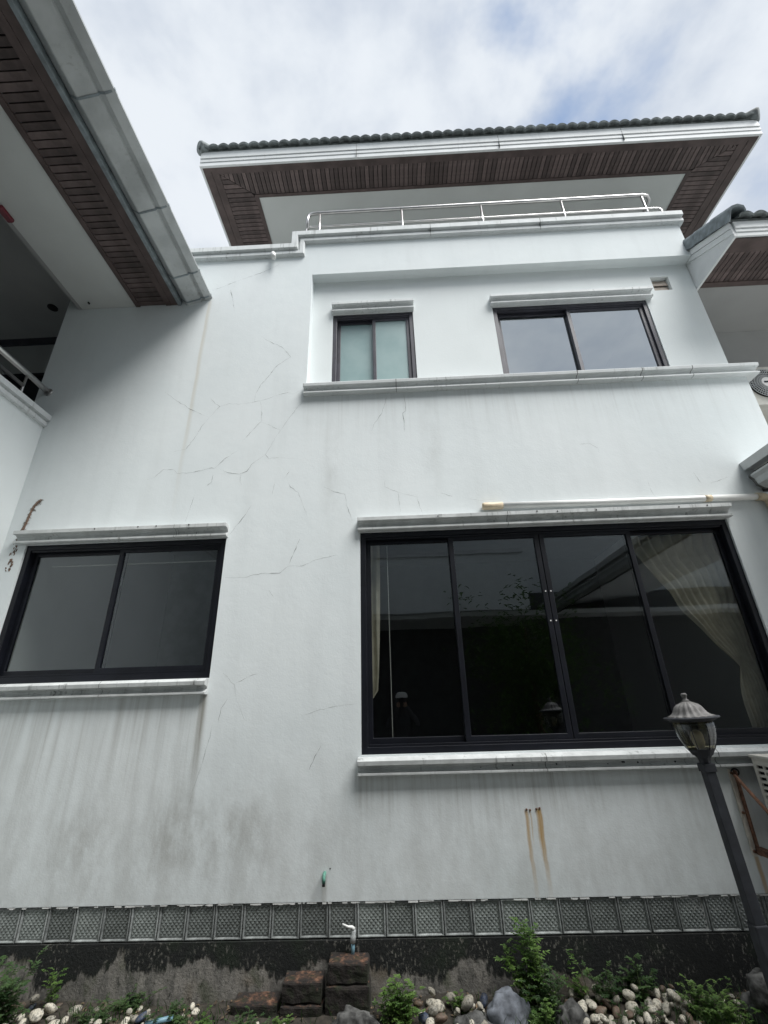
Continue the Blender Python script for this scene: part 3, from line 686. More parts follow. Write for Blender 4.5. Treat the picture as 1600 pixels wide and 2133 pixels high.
for yy in (3.62, 2.3, 1.0, -.3, -1.6): MB().tube([(-3.89, yy, 3.0), (-3.89, yy, 3.36)], .013, 10).obj('post', M['steel'], lr, smooth=True)
ZL = 4.62
ls = MB().box(-3.80, -3.115, Y0, D - .002, ZL, ZL + .02).obj('soffit', M['soffit_white'], lwing)
ZC = 4.90
MB().box(-6.5, -3.801, Y0, 4.59, ZC, ZC + .02).obj('balcony_ceiling', M['grey_and_shade_paint'], lwing)  # ceiling and lip toned grey to stand for the balcony's shade
MB().box(-3.85, -3.802, Y0, D - .003, ZL + .001, ZC - .001).obj('ceiling_lip', M['grey_and_shade_paint'], lwing)
for a, b_, dz in ((-3.112, -3.062, 0), (-2.735, -2.665, 0), (-2.662, -2.582, .004)):
    MB().box(a, b_, Y0, D - .003, ZL - .012 + dz, ZL + .02).obj('soffit_trim', M['wood_trim'], ls)
MB().box(-3.06, -2.6, Y0, D - .004, ZL + .03, ZL + .04).obj('soffit_backing', M['dark'], lwing)
slm = None; y = D - .06
while y > -1.0:
    if slm is None:
        q = slat_obj(ls, [(-3.060, 0), (-2.737, 0), (-2.737, .0555), (-3.060, .0555)], ZL + .004); slm = q.data; bpy.data.objects.remove(q)
    s_ = link('soffit_slat', slm, None, ls, loc=(0, y, random.uniform(-.0015, .0015))); y -= .0655
MB().prism([(-2.579, 4.600), (-2.545, 4.600), (-2.540, 4.612), (-2.540, 4.80), (-2.579, 4.80)], 'y', Y0, D - .003).obj('fascia', M['fascia_blue'], lwing)
GP = [(-2.535, 4.80), (-2.535, 4.668), (-2.462, 4.606), (-2.450, 4.604), (-2.300, 4.652), (-2.292, 4.678), (-2.246, 4.668), (-2.184, 4.698), (-2.172, 4.704), (-2.172, 4.724), (-2.24, 4.722), (-2.30, 4.70), (-2.44, 4.665), (-2.50, 4.70), (-2.50, 4.80)]
gut = MB().prism(GP, 'y', Y0, D - .02).obj('gutter', M['gutter'], lwing)
for yy in (.55, 1.86, 2.78, 3.52, 3.86):
    cx = sum(p[0] for p in GP) / len(GP); cz = sum(p[1] for p in GP) / len(GP)
    jm = MB().prism([(a + (.004 if a > cx else -.0), b_ - .004 if b_ < cz else b_ + .003) for a, b_ in GP[1:11]] + [(-2.50, 4.70)], 'y', yy, yy + .018)
    jm.obj('gutter_joint', M['fascia_blue'], gut)
    MB().prism([(a + (.003 if a > cx else 0), b_ - .003 if b_ < cz else b_ + .002) for a, b_ in GP[1:11]] + [(-2.50, 4.70)], 'y', yy + .019, yy + .05).obj('gutter_sleeve', M['gutter'], gut)
MB().add([(-2.30, Y0, 4.84), (-2.30, D - .002, 4.84), (-6.6, D - .002, 6.9), (-6.6, Y0, 6.9), (-2.30, Y0, 4.80), (-2.30, D - .002, 4.80), (-6.6, D - .002, 6.86), (-6.6, Y0, 6.86)], [(0,1,2,3),(7,6,5,4),(0,4,5,1),(1,5,6,2),(2,6,7,3),(3,7,4,0)]).obj('roof', M['tile'], lwing)
# balcony door set back behind the front wall's corner
MB().box(-6.5, -4.003, 4.58, 4.66, 4.79, ZC - .001).obj('door_header', M['frame_up'], lwing)
MB().box(-6.5, -4.003, 4.61, 4.66, 4.26, 4.788).obj('transom_panel', M['grey_and_shade_paint'], lwing)
MB().box(-6.5, -4.003, 4.58, 4.66, 4.20, 4.259).obj('door_rail', M['frame'], lwing)
MB().box(-6.5, -4.003, 4.62, 4.66, 2.2, 4.199).obj('door_glass', M['frame'], lwing)
MB().box(-4.0, -3.86, D + .201, 4.7, 2.2, 5.3).obj('recess_cheek', M['plain_stucco'], lwing)
MB().box(-6.6, -6.5, Y0, 4.66, 2.2, ZC).obj('inner_wall', M['plain_stucco'], lwing)
MB().lathe([(.055, 0), (.060, .004), (.060, .012), (.045, .014)], (-4.39, 4.09, ZC - .014), 20).obj('downlight', M['dark'], lwing, smooth=True)
MB().box(-3.66, -3.645, 3.80, 3.825, ZL - .02, ZL - .001).obj('hook', M['dark'], lwing)
rd = MB().box(-3.81, -3.745, 2.64, 2.80, ZL - .045, ZL - .001).obj('alarm_light', M['red'], base=(-3.78, 2.72, ZL - .045), bevel=.012)
tag(rd, 'small red alarm light fixed under the white ceiling of the left eave', 'alarm light')

# ================================================================== RIGHT WING
rwing = thing('house_wing', 'right wing with tiled verge, white boxed gable and slatted timber soffit', 'house wing', (5.0, 5.0, -G))
MB().box(3.845, 7.5, 4.80, 4.95, -G, 4.62).obj('wall', M['grey_and_shade_paint'], rwing)  # shade below the eave painted into the wall colour
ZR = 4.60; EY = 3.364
rs = MB().box(3.875, 7.5, 4.03, 4.798, ZR, ZR + .02).obj('soffit', M['grey_and_shade_paint'], rwing)  # white soffit painted as dark as its shade
for a, b_, dz in ((EY + .02, 3.49, 0), (3.492, 3.57, .004), (3.96, 4.028, 0)):
    MB().box(3.875, 7.5, a, b_, ZR - .012 + dz, ZR + .019).obj('soffit_trim', M['wood_trim'], rs)
MB().box(3.875, 7.5, 3.5, 4.02, ZR + .025, ZR + .035).obj('soffit_backing', M['dark'], rwing)
slr = None; x = 3.885
while x < 7.4:
    if slr is None:
        q = slat_obj(rs, [(0, 3.572), (.049, 3.572), (.049, 3.958), (0, 3.958)], ZR + .002); slr = q.data; bpy.data.objects.remove(q)
    link('soffit_slat', slr, None, rs, loc=(x, 0, 0)); x += .058
SV = .60
MB().prism([(EY, ZR - .012), (4.8, ZR - .012), (4.8, 4.79 + (4.8 - EY) * SV), (EY, 4.79)], 'x', 3.846, 3.872).obj('gable_panel', M['fascia'], rwing)
for k, (a, b_) in enumerate(((0, .085), (.092, .165))):
    zt = 4.785 - a; zb = 4.785 - b_
    MB().prism([(EY - .012 + .004 * k, zb), (4.03, zb + (4.03 - EY) * SV), (4.03, zt + (4.03 - EY) * SV), (EY - .012 + .004 * k, zt)], 'x', 3.828 + .006 * k, 3.845).obj('bargeboard', M['fascia'], rwing)
front_fascia(rwing, 3.874, 7.5, EY, ZR - .012, 4.79)
rr = MB().add([(3.83, EY - .02, 4.80), (7.5, EY - .02, 4.80), (7.5, 6.5, 4.80 + 3.15 * SV), (3.83, 6.5, 4.80 + 3.15 * SV), (3.83, EY - .02, 4.83), (7.5, EY - .02, 4.83), (7.5, 6.5, 4.83 + 3.15 * SV), (3.83, 6.5, 4.83 + 3.15 * SV)],
     [(3,2,1,0),(4,5,6,7),(0,1,5,4),(1,2,6,5),(2,3,7,6),(3,0,4,7)]).obj('roof', M['tile'], rwing)
tiles(rr, 3.92, 11, EY - .07, 4.805, math.atan(SV), 2)
# verge caps: angled cap pieces lapping each other up the slope
vp = [(-.035, -.05), (-.035, .055), (-.02, .085), (.03, .10), (.09, .085), (.115, .05), (.115, .03), (.085, .06), (.03, .078), (-.012, .06), (-.018, .045), (-.018, -.05)]
vm = MB().prism(vp, 'y', 0, .33).mesh('verge_cap')
for i in range(5):
    t = link('verge_cap', vm, M['tile_blue'], rr, bevel=.006, loc=(3.838, EY - .09 + i * .245, 4.815 + (i * .245 - .03) * SV + .004 * (i % 2)))
    t.rotation_euler = (math.atan(SV) + .03, 0, random.uniform(-.02, .02)); s = 1.2 - .03 * (i % 2); t.scale = (s, 1, s)

# air conditioner with a round fan on the right wing
def fan_unit():
    a = thing('air_conditioner', 'grey air conditioner with round fan grille on the right wing wall', 'air conditioner', (4.6, 4.5, 3.06))
    wall_holes((4.20, 5.02), (3.06, 3.58), [], 4.32, 4.62).obj('casing', M['ac'], a, bevel=.012)
    cx, cz, R = 4.42, 3.325, .195
    MB().prism([(cx + R * math.cos(t * math.pi / 16), cz + R * math.sin(t * math.pi / 16)) for t in range(32)], 'y', 4.305, 4.319).obj('fan_well', M['dark'], a)
    g = MB()
    for rr_ in (.195, .165, .135, .105, .08): g.tube([(cx + rr_ * math.cos(t * math.pi / 20), 4.292, cz + rr_ * math.sin(t * math.pi / 20)) for t in range(41)], .004, 5)
    for t in range(44):
        a_ = t * 2 * math.pi / 44; g.tube([(cx + .06 * math.cos(a_), 4.290, cz + .06 * math.sin(a_)), (cx + .195 * math.cos(a_ + .12), 4.294, cz + .195 * math.sin(a_ + .12))], .0035, 4)
    g.obj('fan_grille', M['gutter'], a)
    MB().prism([(cx + .065 * math.cos(t * math.pi / 12), cz + .065 * math.sin(t * math.pi / 12)) for t in range(24)], 'y', 4.28, 4.300).obj('hub_plate', M['white_paint'], a)
    MB().box(cx - .04, cx + .05, 4.277, 4.2795, cz - .012, cz + .012).obj('badge', M['lamp_metal'], a)
    MB().box(4.15, 5.1, 4.30, 4.799, 3.02, 3.058).obj('bracket_shelf', M['ac'], a)
fan_unit()

# ================================================================== RIGHT CANOPY
can = thing('canopy', 'low canopy edge with grey gutter jutting from the wall at the right picture edge', 'canopy', (4.2, 2.4, 1.9))
MB().prism([(3.425, 1.985), (3.40, 2.060), (3.43, 2.075), (6.0, 2.35), (6.0, 2.27)], 'y', -3, D - .002).obj('roof_slab', M['trim'], can)
MB().box(3.52, 3.56, -3, D - .003, 1.75, 1.98).obj('fascia', M['dark'], can)
GP2 = [(3.405, 1.905), (3.40, 1.885), (3.425, 1.855), (3.44, 1.80), (3.485, 1.765), (3.515, 1.755), (3.515, 1.90), (3.50, 1.90), (3.50, 1.80), (3.46, 1.82), (3.44, 1.88), (3.415, 1.905)]
g2 = MB().prism(GP2, 'y', -3, D - .05).obj('gutter', M['gutter'], can)
MB().prism([(a - .004, b_ - .002) for a, b_ in GP2[:6]] + [(3.51, 1.90)], 'y', D - .075, D - .052).obj('gutter_joint', M['grime'], g2)

# ================================================================== THINGS ON THE WALL
# white drain pipe along the wall above the big window
pp = thing('drain_pipe', 'white plastic drain pipe running above the big window with beige fittings', 'pipe', (2.2, D - .04, 1.69))
MB().tube([(1.02, D - .036, 1.700), (1.9, D - .036, 1.694), (2.9, D - .036, 1.690), (3.46, D - .036, 1.688)], .031, 14).obj('pipe_run', M['pvc'], pp, smooth=True)
MB().tube([(.845, D - .036, 1.700), (.86, D - .036, 1.700), (1.035, D - .036, 1.700), (1.036, D - .036, 1.700)], [.030, .036, .036, .033], 14).obj('end_cap', M['pvc_beige'], pp, smooth=True)
MB().tube([(2.93, D - .036, 1.690), (2.99, D - .036, 1.690)], .0335, 14).obj('coupling', M['pvc_beige'], pp, smooth=True)
MB().tube([(3.41, D - .036, 1.688), (3.45, D - .036, 1.688), (3.49, D - .036, 1.678), (3.515, D - .036, 1.655), (3.525, D - .036, 1.62), (3.525, D - .036, 1.56)], .038, 14).obj('elbow', M['pvc_beige'], pp, smooth=True)
MB().tube([(3.525, D - .036, 1.57), (3.525, D - .036, -1.7)], .031, 14).obj('downpipe', M['pvc'], pp, smooth=True)

# pipe stub below the parapet
st = thing('drain_spout', 'short white pipe spout poking out below the left parapet coping', 'spout', (-1.42, D, 5.36))
MB().tube([(-1.445, D + .01, 5.43), (-1.44, D - .045, 5.40), (-1.425, D - .075, 5.34), (-1.41, D - .095, 5.255)], .031, 14).obj('pipe', M['pvc'], st, smooth=True)

# little green stub low on the wall
gs = thing('wall_tap', 'tiny green pipe stub with dark mouth low on the white wall', 'pipe stub', (-.6, D, -1.13))
MB().tube([(-.6, D + .01, -1.105), (-.6, D - .03, -1.108), (-.6, D - .04, -1.125), (-.6, D - .04, -1.155)], .012, 10).obj('elbow', M['green_pipe'], gs, smooth=True)
MB().tube([(-.6, D - .04, -1.152), (-.6, D - .04, -1.172)], .0105, 10).obj('mouth', M['dark'], gs, smooth=True)
MB().tube([(-.562, D + .004, -1.082), (-.562, D - .002, -1.082)], .005, 8).obj('screw_hole', M['dark'], gs)

# air conditioner on its rusty bracket at the right edge
ac = thing('air_conditioner', 'yellowed white air conditioner with slotted side above rusty wall bracket', 'air conditioner', (2.9, 3.5, -1.0))
AX, AY0, AY1, AZ0, AZ1 = 2.548, 3.44, 3.785, -.985, -.44
hs = []
for i in range(13):
    z1 = AZ1 - .045 - i * .037
    for k in range(4): hs.append((AY1 - .03 - k * .075 - .06, AY1 - .03 - k * .075, z1 - .020, z1))
wall_holes((AY0, AY1), (AZ0, AZ1), hs, AX, AX + .012, mapf=lambda a, b_, c: (b_, a, c)).obj('side_grille', M['ac'], ac)
MB().box(AX + .03, 3.30, AY0 + .01, AY1 - .002, AZ0 + .001, AZ1 - .002).obj('casing', M['dark'], ac)
MB().box(AX - .012, 3.32, AY0 - .012, AY1 + .008, AZ1 + .001, AZ1 + .022).obj('top_panel', M['ac'], ac, bevel=.005)
MB().box(AX + .012, 3.31, AY0 - .01, AY0 + .008, AZ0, AZ1 - .001).obj('front_panel', M['ac'], ac)
br = thing('wall_bracket', 'rusty white steel bracket bolted to the wall beneath the right air conditioner', 'bracket', (2.44, D, -1.06))
MB().box(2.428, 2.462, D - .012, D - .001, -1.055, -.525).obj('upright', M['rust_white'], br, bevel=.002)
MB().box(2.463, 2.469, D - .045, D - .001, -1.05, -.53).obj('upright_flange', M['rust'], br)
MB().box(2.455, 2.50, 3.30, D - .013, -1.045, -1.003).obj('arm', M['rust'], br, bevel=.003)
MB().tube([(2.452, D - .03, -.56), (2.47, 3.36, -1.0)], .012, 6).obj('brace', M['rust'], br)
for zz_ in (-.55, -.80, -1.03): MB().tube([(2.445, D - .005, zz_), (2.445, D - .022, zz_)], .010, 6).obj('bolt', M['rust'], br)
br2 = MB().tube([(2.475 + .028 * math.cos(t * .55), D - .012, -.545 + .022 * math.sin(t * .55)) for t in range(14)], .006, 6).obj('cable_coil', M['lamp_metal'], br)

# ================================================================== LAMP POST
lp = thing('lamp_post', 'weathered garden lamp post with fluted cap and smoky glass in front of the big window', 'lamp post', (1.671, 2.74, -G))
lp.rotation_euler = (0, -.049, 0)
LC = (1.671, 2.74, 0)
flute = lambda a, z: 1 + .06 * math.cos(16 * a + z * 12)
MB().lathe([(.010, .008), (.015, .004), (.016, -.004), (.011, -.012), (.010, -.022), (.018, -.028), (.020, -.034)], LC, 16).obj('finial', M['lamp_cap'], lp, smooth=True)
MB().lathe([(.018, -.034), (.030, -.040), (.052, -.050), (.066, -.064), (.074, -.080), (.082, -.094), (.098, -.105), (.116, -.112)], LC, 64, flute).obj('cap', M['lamp_cap'], lp, smooth=True)
MB().lathe([(.10, -.109), (.118, -.1115), (.134, -.113), (.136, -.118), (.130, -.123), (.112, -.128), (.10, -.134), (.09, -.134)], LC, 40).obj('brim', M['lamp_metal'], lp, smooth=True)
ribs = lambda a, z: 1 + .045 * abs(math.cos(4 * a)) - .02
MB().lathe([(.094, -.135), (.097, -.150), (.096, -.175), (.090, -.205), (.080, -.235), (.066, -.262), (.050, -.285), (.042, -.295)], LC, 64, ribs).obj('lantern_glass', M['lamp_glass'], lp, smooth=True)
MB().lathe([(.014, -.300), (.016, -.27), (.026, -.25), (.030, -.235), (.030, -.20), (.022, -.185), (.008, -.178)], LC, 20).obj('bulb', M['bulb'], lp, smooth=True)
for k in range(8):
    a = k * math.pi / 4 + .1
    MB().tube([(LC[0] + r * math.cos(a), LC[1] + r * math.sin(a), z) for r, z in ((.093, -.136), (.098, -.152), (.097, -.178), (.091, -.207), (.082, -.236), (.068, -.263), (.052, -.287), (.044, -.30))], .0022, 5).obj('rib', M['lamp_metal'], lp)
MB().lathe([(.066, -.268), (.060, -.28), (.045, -.298), (.032, -.312), (.028, -.330), (.028, -.338)], LC, 8).obj('cup', M['lamp_metal'], lp)
MB().box(LC[0] - .031, LC[0] + .031, LC[1] - .031, LC[1] + .031, -.376, -.337).obj('collar', M['lamp_metal'], lp, bevel=.003)
MB().box(LC[0] - .0255, LC[0] + .0255, LC[1] - .0255, LC[1] + .0255, -1.0, -.3755).obj('post', M['lamp_metal'], lp, bevel=.003)
MB().box(LC[0] - .032, LC[0] + .032, LC[1] - .032, LC[1] + .032, -G - .02, -.999).obj('post_sleeve', M['lamp_metal'], lp, bevel=.006)

# ================================================================== CURTAINS
def curtain(name, label, rows, y, n=60, pleats=9, amp=.028):
    m = MB()
    for j, (z, xa, xb, am) in enumerate(rows):
        for i in range(n + 1):
            t = i / n
            m.v.append((xa + (xb - xa) * t, y + amp * am * math.sin(t * pleats * 2 * math.pi + 1.3 * math.sin(j * .5)) + .01 * math.sin(t * 7 + j), z))
    for j in range(len(rows) - 1):
        for i in range(n): k = j * (n + 1) + i; m.f.append((k, k + 1, k + n + 2, k + n + 1))
    o = m.obj(name, M['curtain'], base=((rows[-1][1] + rows[-1][2]) / 2, y, rows[-1][0]), smooth=True, recalc=False)
    return tag(o, label, 'curtain')
rows = []
for j in range(25):
    t = j / 24; z = 1.45 - 1.22 * t; s = t ** 1.5
    rows.append((z - .02, 2.28 + (2.93 - 2.28) * s + .03 * math.sin(t * 3), 3.20 - .12 * s, 1 - .75 * s))
for j in range(1, 9):
    t = j / 8; rows.append((.21 - .62 * t, 2.93 - .04 * t - .02 * math.sin(t * 3.1), 3.12 + .10 * t, .3 + .5 * t))
curtain('curtain', 'cream curtain tied back to the right inside the big window', rows, D + .24)
rows = [(1.45 - 1.5 * j / 10, -.40, -.16 - .05 * (j / 10) ** 2 - (.10 if j == 10 else 0), 1) for j in range(11)]
curtain('curtain', 'narrow cream curtain at the left edge of the big window', rows, D + .24, 24, 3, .02)
cd = MB().tube([(-.085, D + .15, 1.40), (-.085, D + .15, -.28)], .003, 5).obj('blind_cord', M['white_paint'], base=(-.085, D + .15, -.28))
tag(cd, 'thin white blind cord hanging behind the left pane of the big window', 'cord')
cd = MB().tube([(-3.42, D + .2, 1.33), (-2.62, D + .2, 1.33), (-1.70, D + .2, 1.33)], .006, 5).obj('curtain_rail', M['white_paint'], base=(-2.6, D + .2, 1.33))
tag(cd, 'thin pale curtain rail behind the glass of the left window', 'curtain rail')

# ================================================================== FOOT OF THE WALL
def displaced(name, mat, c, r, seed, amp, freq, label, cat, sub=4, sharp=False):
    bm = bmesh.new(); bmesh.ops.create_icosphere(bm, subdivisions=sub, radius=1)
    for v in bm.verts:
        n = v.co.normalized(); q = n * freq + Vector((seed, seed * 2.1, 0))
        k = 1 + amp * mnoise.fractal(q, 1.0, 2.0, 5) + (amp * .6 * abs(mnoise.noise(q * .8)) if sharp else 0)
        v.co = Vector((n.x * r[0] * k, n.y * r[1] * k, n.z * r[2] * k + r[2] * .5))
    me = bpy.data.meshes.new(name); bm.to_mesh(me); bm.free()
    return tag(link(name, me, mat, smooth=not sharp, loc=c), label, cat)
displaced('boulder', M['rock_dark'], (2.27, 3.62, -G - .05), (.28, .15, .24), 3, .32, 1.9, 'dark pitted boulder at the right corner of the flower bed', 'boulder', 5)
displaced('boulder', M['rock_grey'], (.565, 3.66, -G - .06), (.125, .09, .125), 8, .30, 1.3, 'smooth blue-grey rock among the pebbles left of the tall weed', 'rock', 4)
displaced('boulder', M['rock_dark'], (.36, 3.62, -G - .06), (.13, .08, .075), 14, .3, 2.0, 'low dark rock between pebbles and the blue-grey rock', 'rock', 4)
displaced('boulder', M['rock_dark'], (.93, 3.60, -G - .06), (.10, .08, .11), 19, .3, 2.0, 'dark rock half hidden right of the tall weed', 'rock', 4)
displaced('boulder', M['rock_dark'], (-.36, 3.63, -G - .06), (.15, .07, .09), 25, .3, 2.0, 'dark rounded rock in front of the laterite blocks', 'rock', 4)

def lat_block(x0, x1, y0, y1, z0, z1, label, seed):
    bm = bmesh.new(); bmesh.ops.create_cube(bm, size=1)
    bmesh.ops.subdivide_edges(bm, edges=bm.edges[:], cuts=9, use_grid_fill=True)
    cx, cy = (x0 + x1) / 2, (y0 + y1) / 2
    for v in bm.verts:
        p = Vector((v.co.x * (x1 - x0), v.co.y * (y1 - y0), (v.co.z + .5) * (z1 - z0)))
        q = p * 18 + Vector((seed, 0, 0)); nrm = Vector((v.co.x, v.co.y, v.co.z)).normalized()
        rnd = sum(1 for k in v.co if abs(k) > .49)
        v.co = p + nrm * (.007 * mnoise.fractal(q, 1, 2, 4) - (.006 if rnd >= 2 else 0))
    me = bpy.data.meshes.new('laterite_block'); bm.to_mesh(me); bm.free()
    return tag(link('laterite_block', me, M['laterite'], loc=(cx, cy, z0)), label, 'stone block')
lat_block(-.545, -.283, 3.745, 3.895, -1.637, -1.532, 'reddish laterite block under the garden tap, topmost of its stack', 1)
lat_block(-.555, -.275, 3.735, 3.895, -1.79, -1.640, 'black laterite block carrying the tap block', 5)
lat_block(-.835, -.578, 3.745, 3.895, -1.725, -1.620, 'orange topped laterite block left of the tap stack', 9)
lat_block(-.840, -.570, 3.735, 3.895, -1.83, -1.728, 'dark laterite block at the bottom of the middle step', 13)
lat_block(-1.155, -.860, 3.745, 3.895, -1.82, -1.722, 'lowest laterite block at the left end of the steps', 17)

tp = thing('garden_tap', 'white lever garden tap on a blue pipe above the laterite blocks', 'tap', (-.392, 3.86, -1.532))
MB().tube([(-.392, 3.86, -1.54), (-.392, 3.86, -1.465)], .0125, 12).obj('riser_pipe', M['pvc_blue'], tp, smooth=True)
MB().tube([(-.392, 3.86, -1.475), (-.392, 3.86, -1.473), (-.390, 3.858, -1.435), (-.388, 3.857, -1.432), (-.386, 3.857, -1.41), (-.386, 3.857, -1.402)], [.014, .018, .018, .014, .016, .010], 12).obj('valve_body', M['gutter'], tp, smooth=True)
MB().tube([(-.384, 3.856, -1.402), (-.398, 3.85, -1.388), (-.425, 3.845, -1.384), (-.462, 3.84, -1.368)], [.013, .010, .007, .006], 10).obj('lever', M['pvc'], tp, smooth=True)

# pebbles: five shapes, each laid one by one
random.seed(42)
PEB = []
for k in range(6):
    bm = bmesh.new(); bmesh.ops.create_icosphere(bm, subdivisions=3, radius=1)
    ax = (1.0, random.uniform(.62, .85), random.uniform(.5, .72))
    for v in bm.verts:
        n = v.co.normalized(); q = 1 + .16 * mnoise.noise(n * 1.3 + Vector((k * 7, 0, 0))) + .05 * mnoise.noise(n * 3 + Vector((k, 5, 0)))
        v.co = Vector((n.x * ax[0] * q, n.y * ax[1] * q, n.z * ax[2] * q))
    me = bpy.data.meshes.new('pebble'); bm.to_mesh(me); bm.free()
    for p in me.polygons: p.use_smooth = True
    PEB.append(me)
PM = {}
for key in ('peb_white', 'peb_brown', 'peb_blue'):
    PM[key] = [m_.copy() for m_ in PEB]
    for m_ in PM[key]: m_.materials.clear(); m_.materials.append(M[key])
placed = []
KN = {'peb_white': 'white', 'peb_brown': 'brown', 'peb_blue': 'blue-black'}
WH = [(-2.13, 'beside the lower left bush'), (-1.2, 'along the wall left of the laterite steps'), (-.05, 'in front of the laterite steps'), (.7, 'in the heap left of the tall weed'), (1.6, 'in the heap right of the tall weed'), (9, 'near the dark boulder on the right')]
def pebble(x, y, r, key, lift=0):
    z = bed_z(x, y) + r * .12 + lift
    for (a, b_, c_, q) in placed:
        dd = math.hypot(a - x, b_ - y)
        if dd < (r + q) * .80: z = max(z, c_ + math.sqrt(max(0, ((r + q) * .72) ** 2 - dd ** 2)))
    if z > bed_z(x, y) + .062: return
    placed.append((x, y, z, r))
    o = link('pebble', random.choice(PM[key]), None, loc=(x, y, z)); o.scale = (r, r, r)
    o.rotation_euler = (random.uniform(-.7, .7), random.uniform(-.7, .7), random.uniform(0, 6.28)); wh = next(t for q, t in WH if x < q); tag(o, KN[key] + ' river pebble lying ' + wh, 'pebble', KN[key] + ' pebbles ' + wh)
def heap(x0, x1, n, r0, r1, y0=3.50, y1=3.86):
    for i in range(n):
        key = random.choices(('peb_white', 'peb_brown', 'peb_blue'), (.80, .16, .04))[0]
        pebble(random.uniform(x0, x1), random.uniform(y0, y1), random.uniform(r0, r1), key)
heap(.02, .47, 44, .020, .046, 3.56, 3.82); heap(.93, 1.62, 120, .015, .042, 3.52, 3.84); heap(1.58, 2.02, 40, .010, .026, 3.56); heap(-2.62, -2.18, 30, .018, .044, 3.54); heap(-2.08, -1.38, 44, .012, .036, 3.56); heap(-1.0, -.1, 10, .015, .03, 3.56, 3.70)
for x, r, key in ((.165, .060, 'peb_white'), (.225, .056, 'peb_brown'), (.33, .055, 'peb_white'), (.30, .048, 'peb_white'), (1.22, .052, 'peb_brown'), (1.35, .050, 'peb_white'), (-2.30, .075, 'peb_brown')):
    pebble(x, 3.66 + .05 * random.random(), r, key)
bp = MB().tube([(-1.62, 3.60, -G + .035), (-1.47, 3.64, -G + .045)], .013, 12).obj('pipe_piece', M['pvc_blue'], base=(-1.53, 3.66, -G + .04), smooth=True)
tag(bp, 'short blue plastic pipe lying among the pebbles at lower left', 'pipe')

# ---------------- weeds
def leaf(m, p, d, up, L, w):
    d = d.normalized(); s = d.cross(up)
    s = s.normalized() if s.length > 1e-4 else d.orthogonal().normalized(); n = s.cross(d)
    m.add([p, p + d * L * .35 + s * w * .5 + n * L * .05, p + d * L * .75 + s * w * .36 + n * L * .02, p + d * L - n * L * .12, p + d * L * .75 - s * w * .36 + n * L * .02, p + d * L * .35 - s * w * .5 + n * L * .05, p + d * L * .5 - n * L * .05],
          [(0, 1, 6), (1, 2, 6), (2, 3, 6), (3, 4, 6), (4, 5, 6), (5, 0, 6)])
def weed(label, x, y, h, spread, stems, seed, leafL=.026, mat='leaf', lean=(0, 0), z0=None, dens=9, fern=False, cat='plant'):
    rnd = random.Random(seed); z0 = bed_z(x, y) - .01 if z0 is None else z0
    root = thing('weed', label, cat, (x, y, z0)); sm_, lm = MB(), MB()
    for s in range(stems):
        a = rnd.uniform(0, 6.28); hh = h * (rnd.uniform(.35, 1.0) if s else 1.0); sp = spread * rnd.uniform(.2, 1) * (1 if s else .3)
        pts = []; bx, by = x + rnd.uniform(-.3, .3) * spread, y + rnd.uniform(-.2, .2) * spread
        for k in range(8):
            t = k / 7; pts.append(Vector((bx + math.cos(a) * sp * t ** 1.6 + lean[0] * t * t + rnd.uniform(-.006, .006), min(D - .03, by + math.sin(a) * sp * .55 * t ** 1.6 + lean[1] * t), z0 + hh * t)))
        sm_.tube(pts, [.0028 - .0018 * k / 7 for k in range(8)], 5)
        for k in range(dens):
            t = .16 + .84 * k / (dens - 1); i = min(6, int(t * 7)); p = pts[i].lerp(pts[i + 1], t * 7 - i)
            a2 = rnd.uniform(0, 6.28); pd = Vector((math.cos(a2), math.sin(a2) * .8, rnd.uniform(.0, .7))).normalized()
            pl = rnd.uniform(.03, .075) * (1.15 - .55 * t) * (leafL / .026); e = p + pd * pl
            sm_.tube([p, e], [.0012, .0006], 4)
            npair = 4 if fern else 3
            for q in range(1, npair + 1):
                pp_ = p.lerp(e, q / npair); sd = pd.cross(Vector((0, 0, 1))); sd = sd.normalized() if sd.length > .01 else Vector((1, 0, 0))
                for sg in (-1, 1):
                    leaf(lm, pp_, sd * sg + pd * .45 + Vector((0, 0, rnd.uniform(-.3, .25))), Vector((0, 0, 1)), leafL * rnd.uniform(.65, 1.15), leafL * rnd.uniform(.40, .55))
            leaf(lm, e, pd + Vector((0, 0, -.15)), Vector((0, 0, 1)), leafL * rnd.uniform(.8, 1.2), leafL * .5)
    for b_ in (sm_, lm): b_.v = [(v[0], min(v[1], D - .012), v[2]) for v in b_.v]
    sm_.obj('stem', M['stem'], root); lm.obj('foliage', M[mat], root, recalc=False)
    return root
weed('tall bright green weed climbing in front of the glass blocks', .77, 3.74, .47, .15, 16, 2, .027, lean=(-.06, 0), dens=14)
weed('bushy dark green base of weeds beside the tall weed', .83, 3.68, .25, .17, 12, 33, .024, 'leaf_dark')
weed('light green weed right of the blue-grey rock foot', .75, 3.56, .16, .12, 9, 44, .018)
weed('bright weed growing right of the laterite blocks', -.10, 3.66, .22, .18, 22, 4, .022)
weed('slender weed leaning left against the black plinth', 1.10, 3.80, .27, .08, 4, 5, .024, lean=(-.08, 0))
weed('dark green weed above the right pebble heap', 1.22, 3.78, .20, .12, 8, 6, .022, 'leaf_dark')
weed('round leaved weed against the black plinth on the right', 1.42, 3.80, .22, .12, 7, 7, .030, 'leaf_dark')
weed('pale green weed clump between the pebbles and the dark boulder', 1.72, 3.62, .18, .24, 26, 8, .017)
weed('sparse weed in front of the dark boulder', 1.86, 3.55, .12, .12, 9, 18, .018)
weed('large green bush at the lower left corner', -2.60, 3.64, .32, .26, 30, 9, .026, 'leaf_dark', dens=11)
weed('bright weed sprig above the lower left bush', -2.36, 3.80, .22, .08, 4, 10, .020)
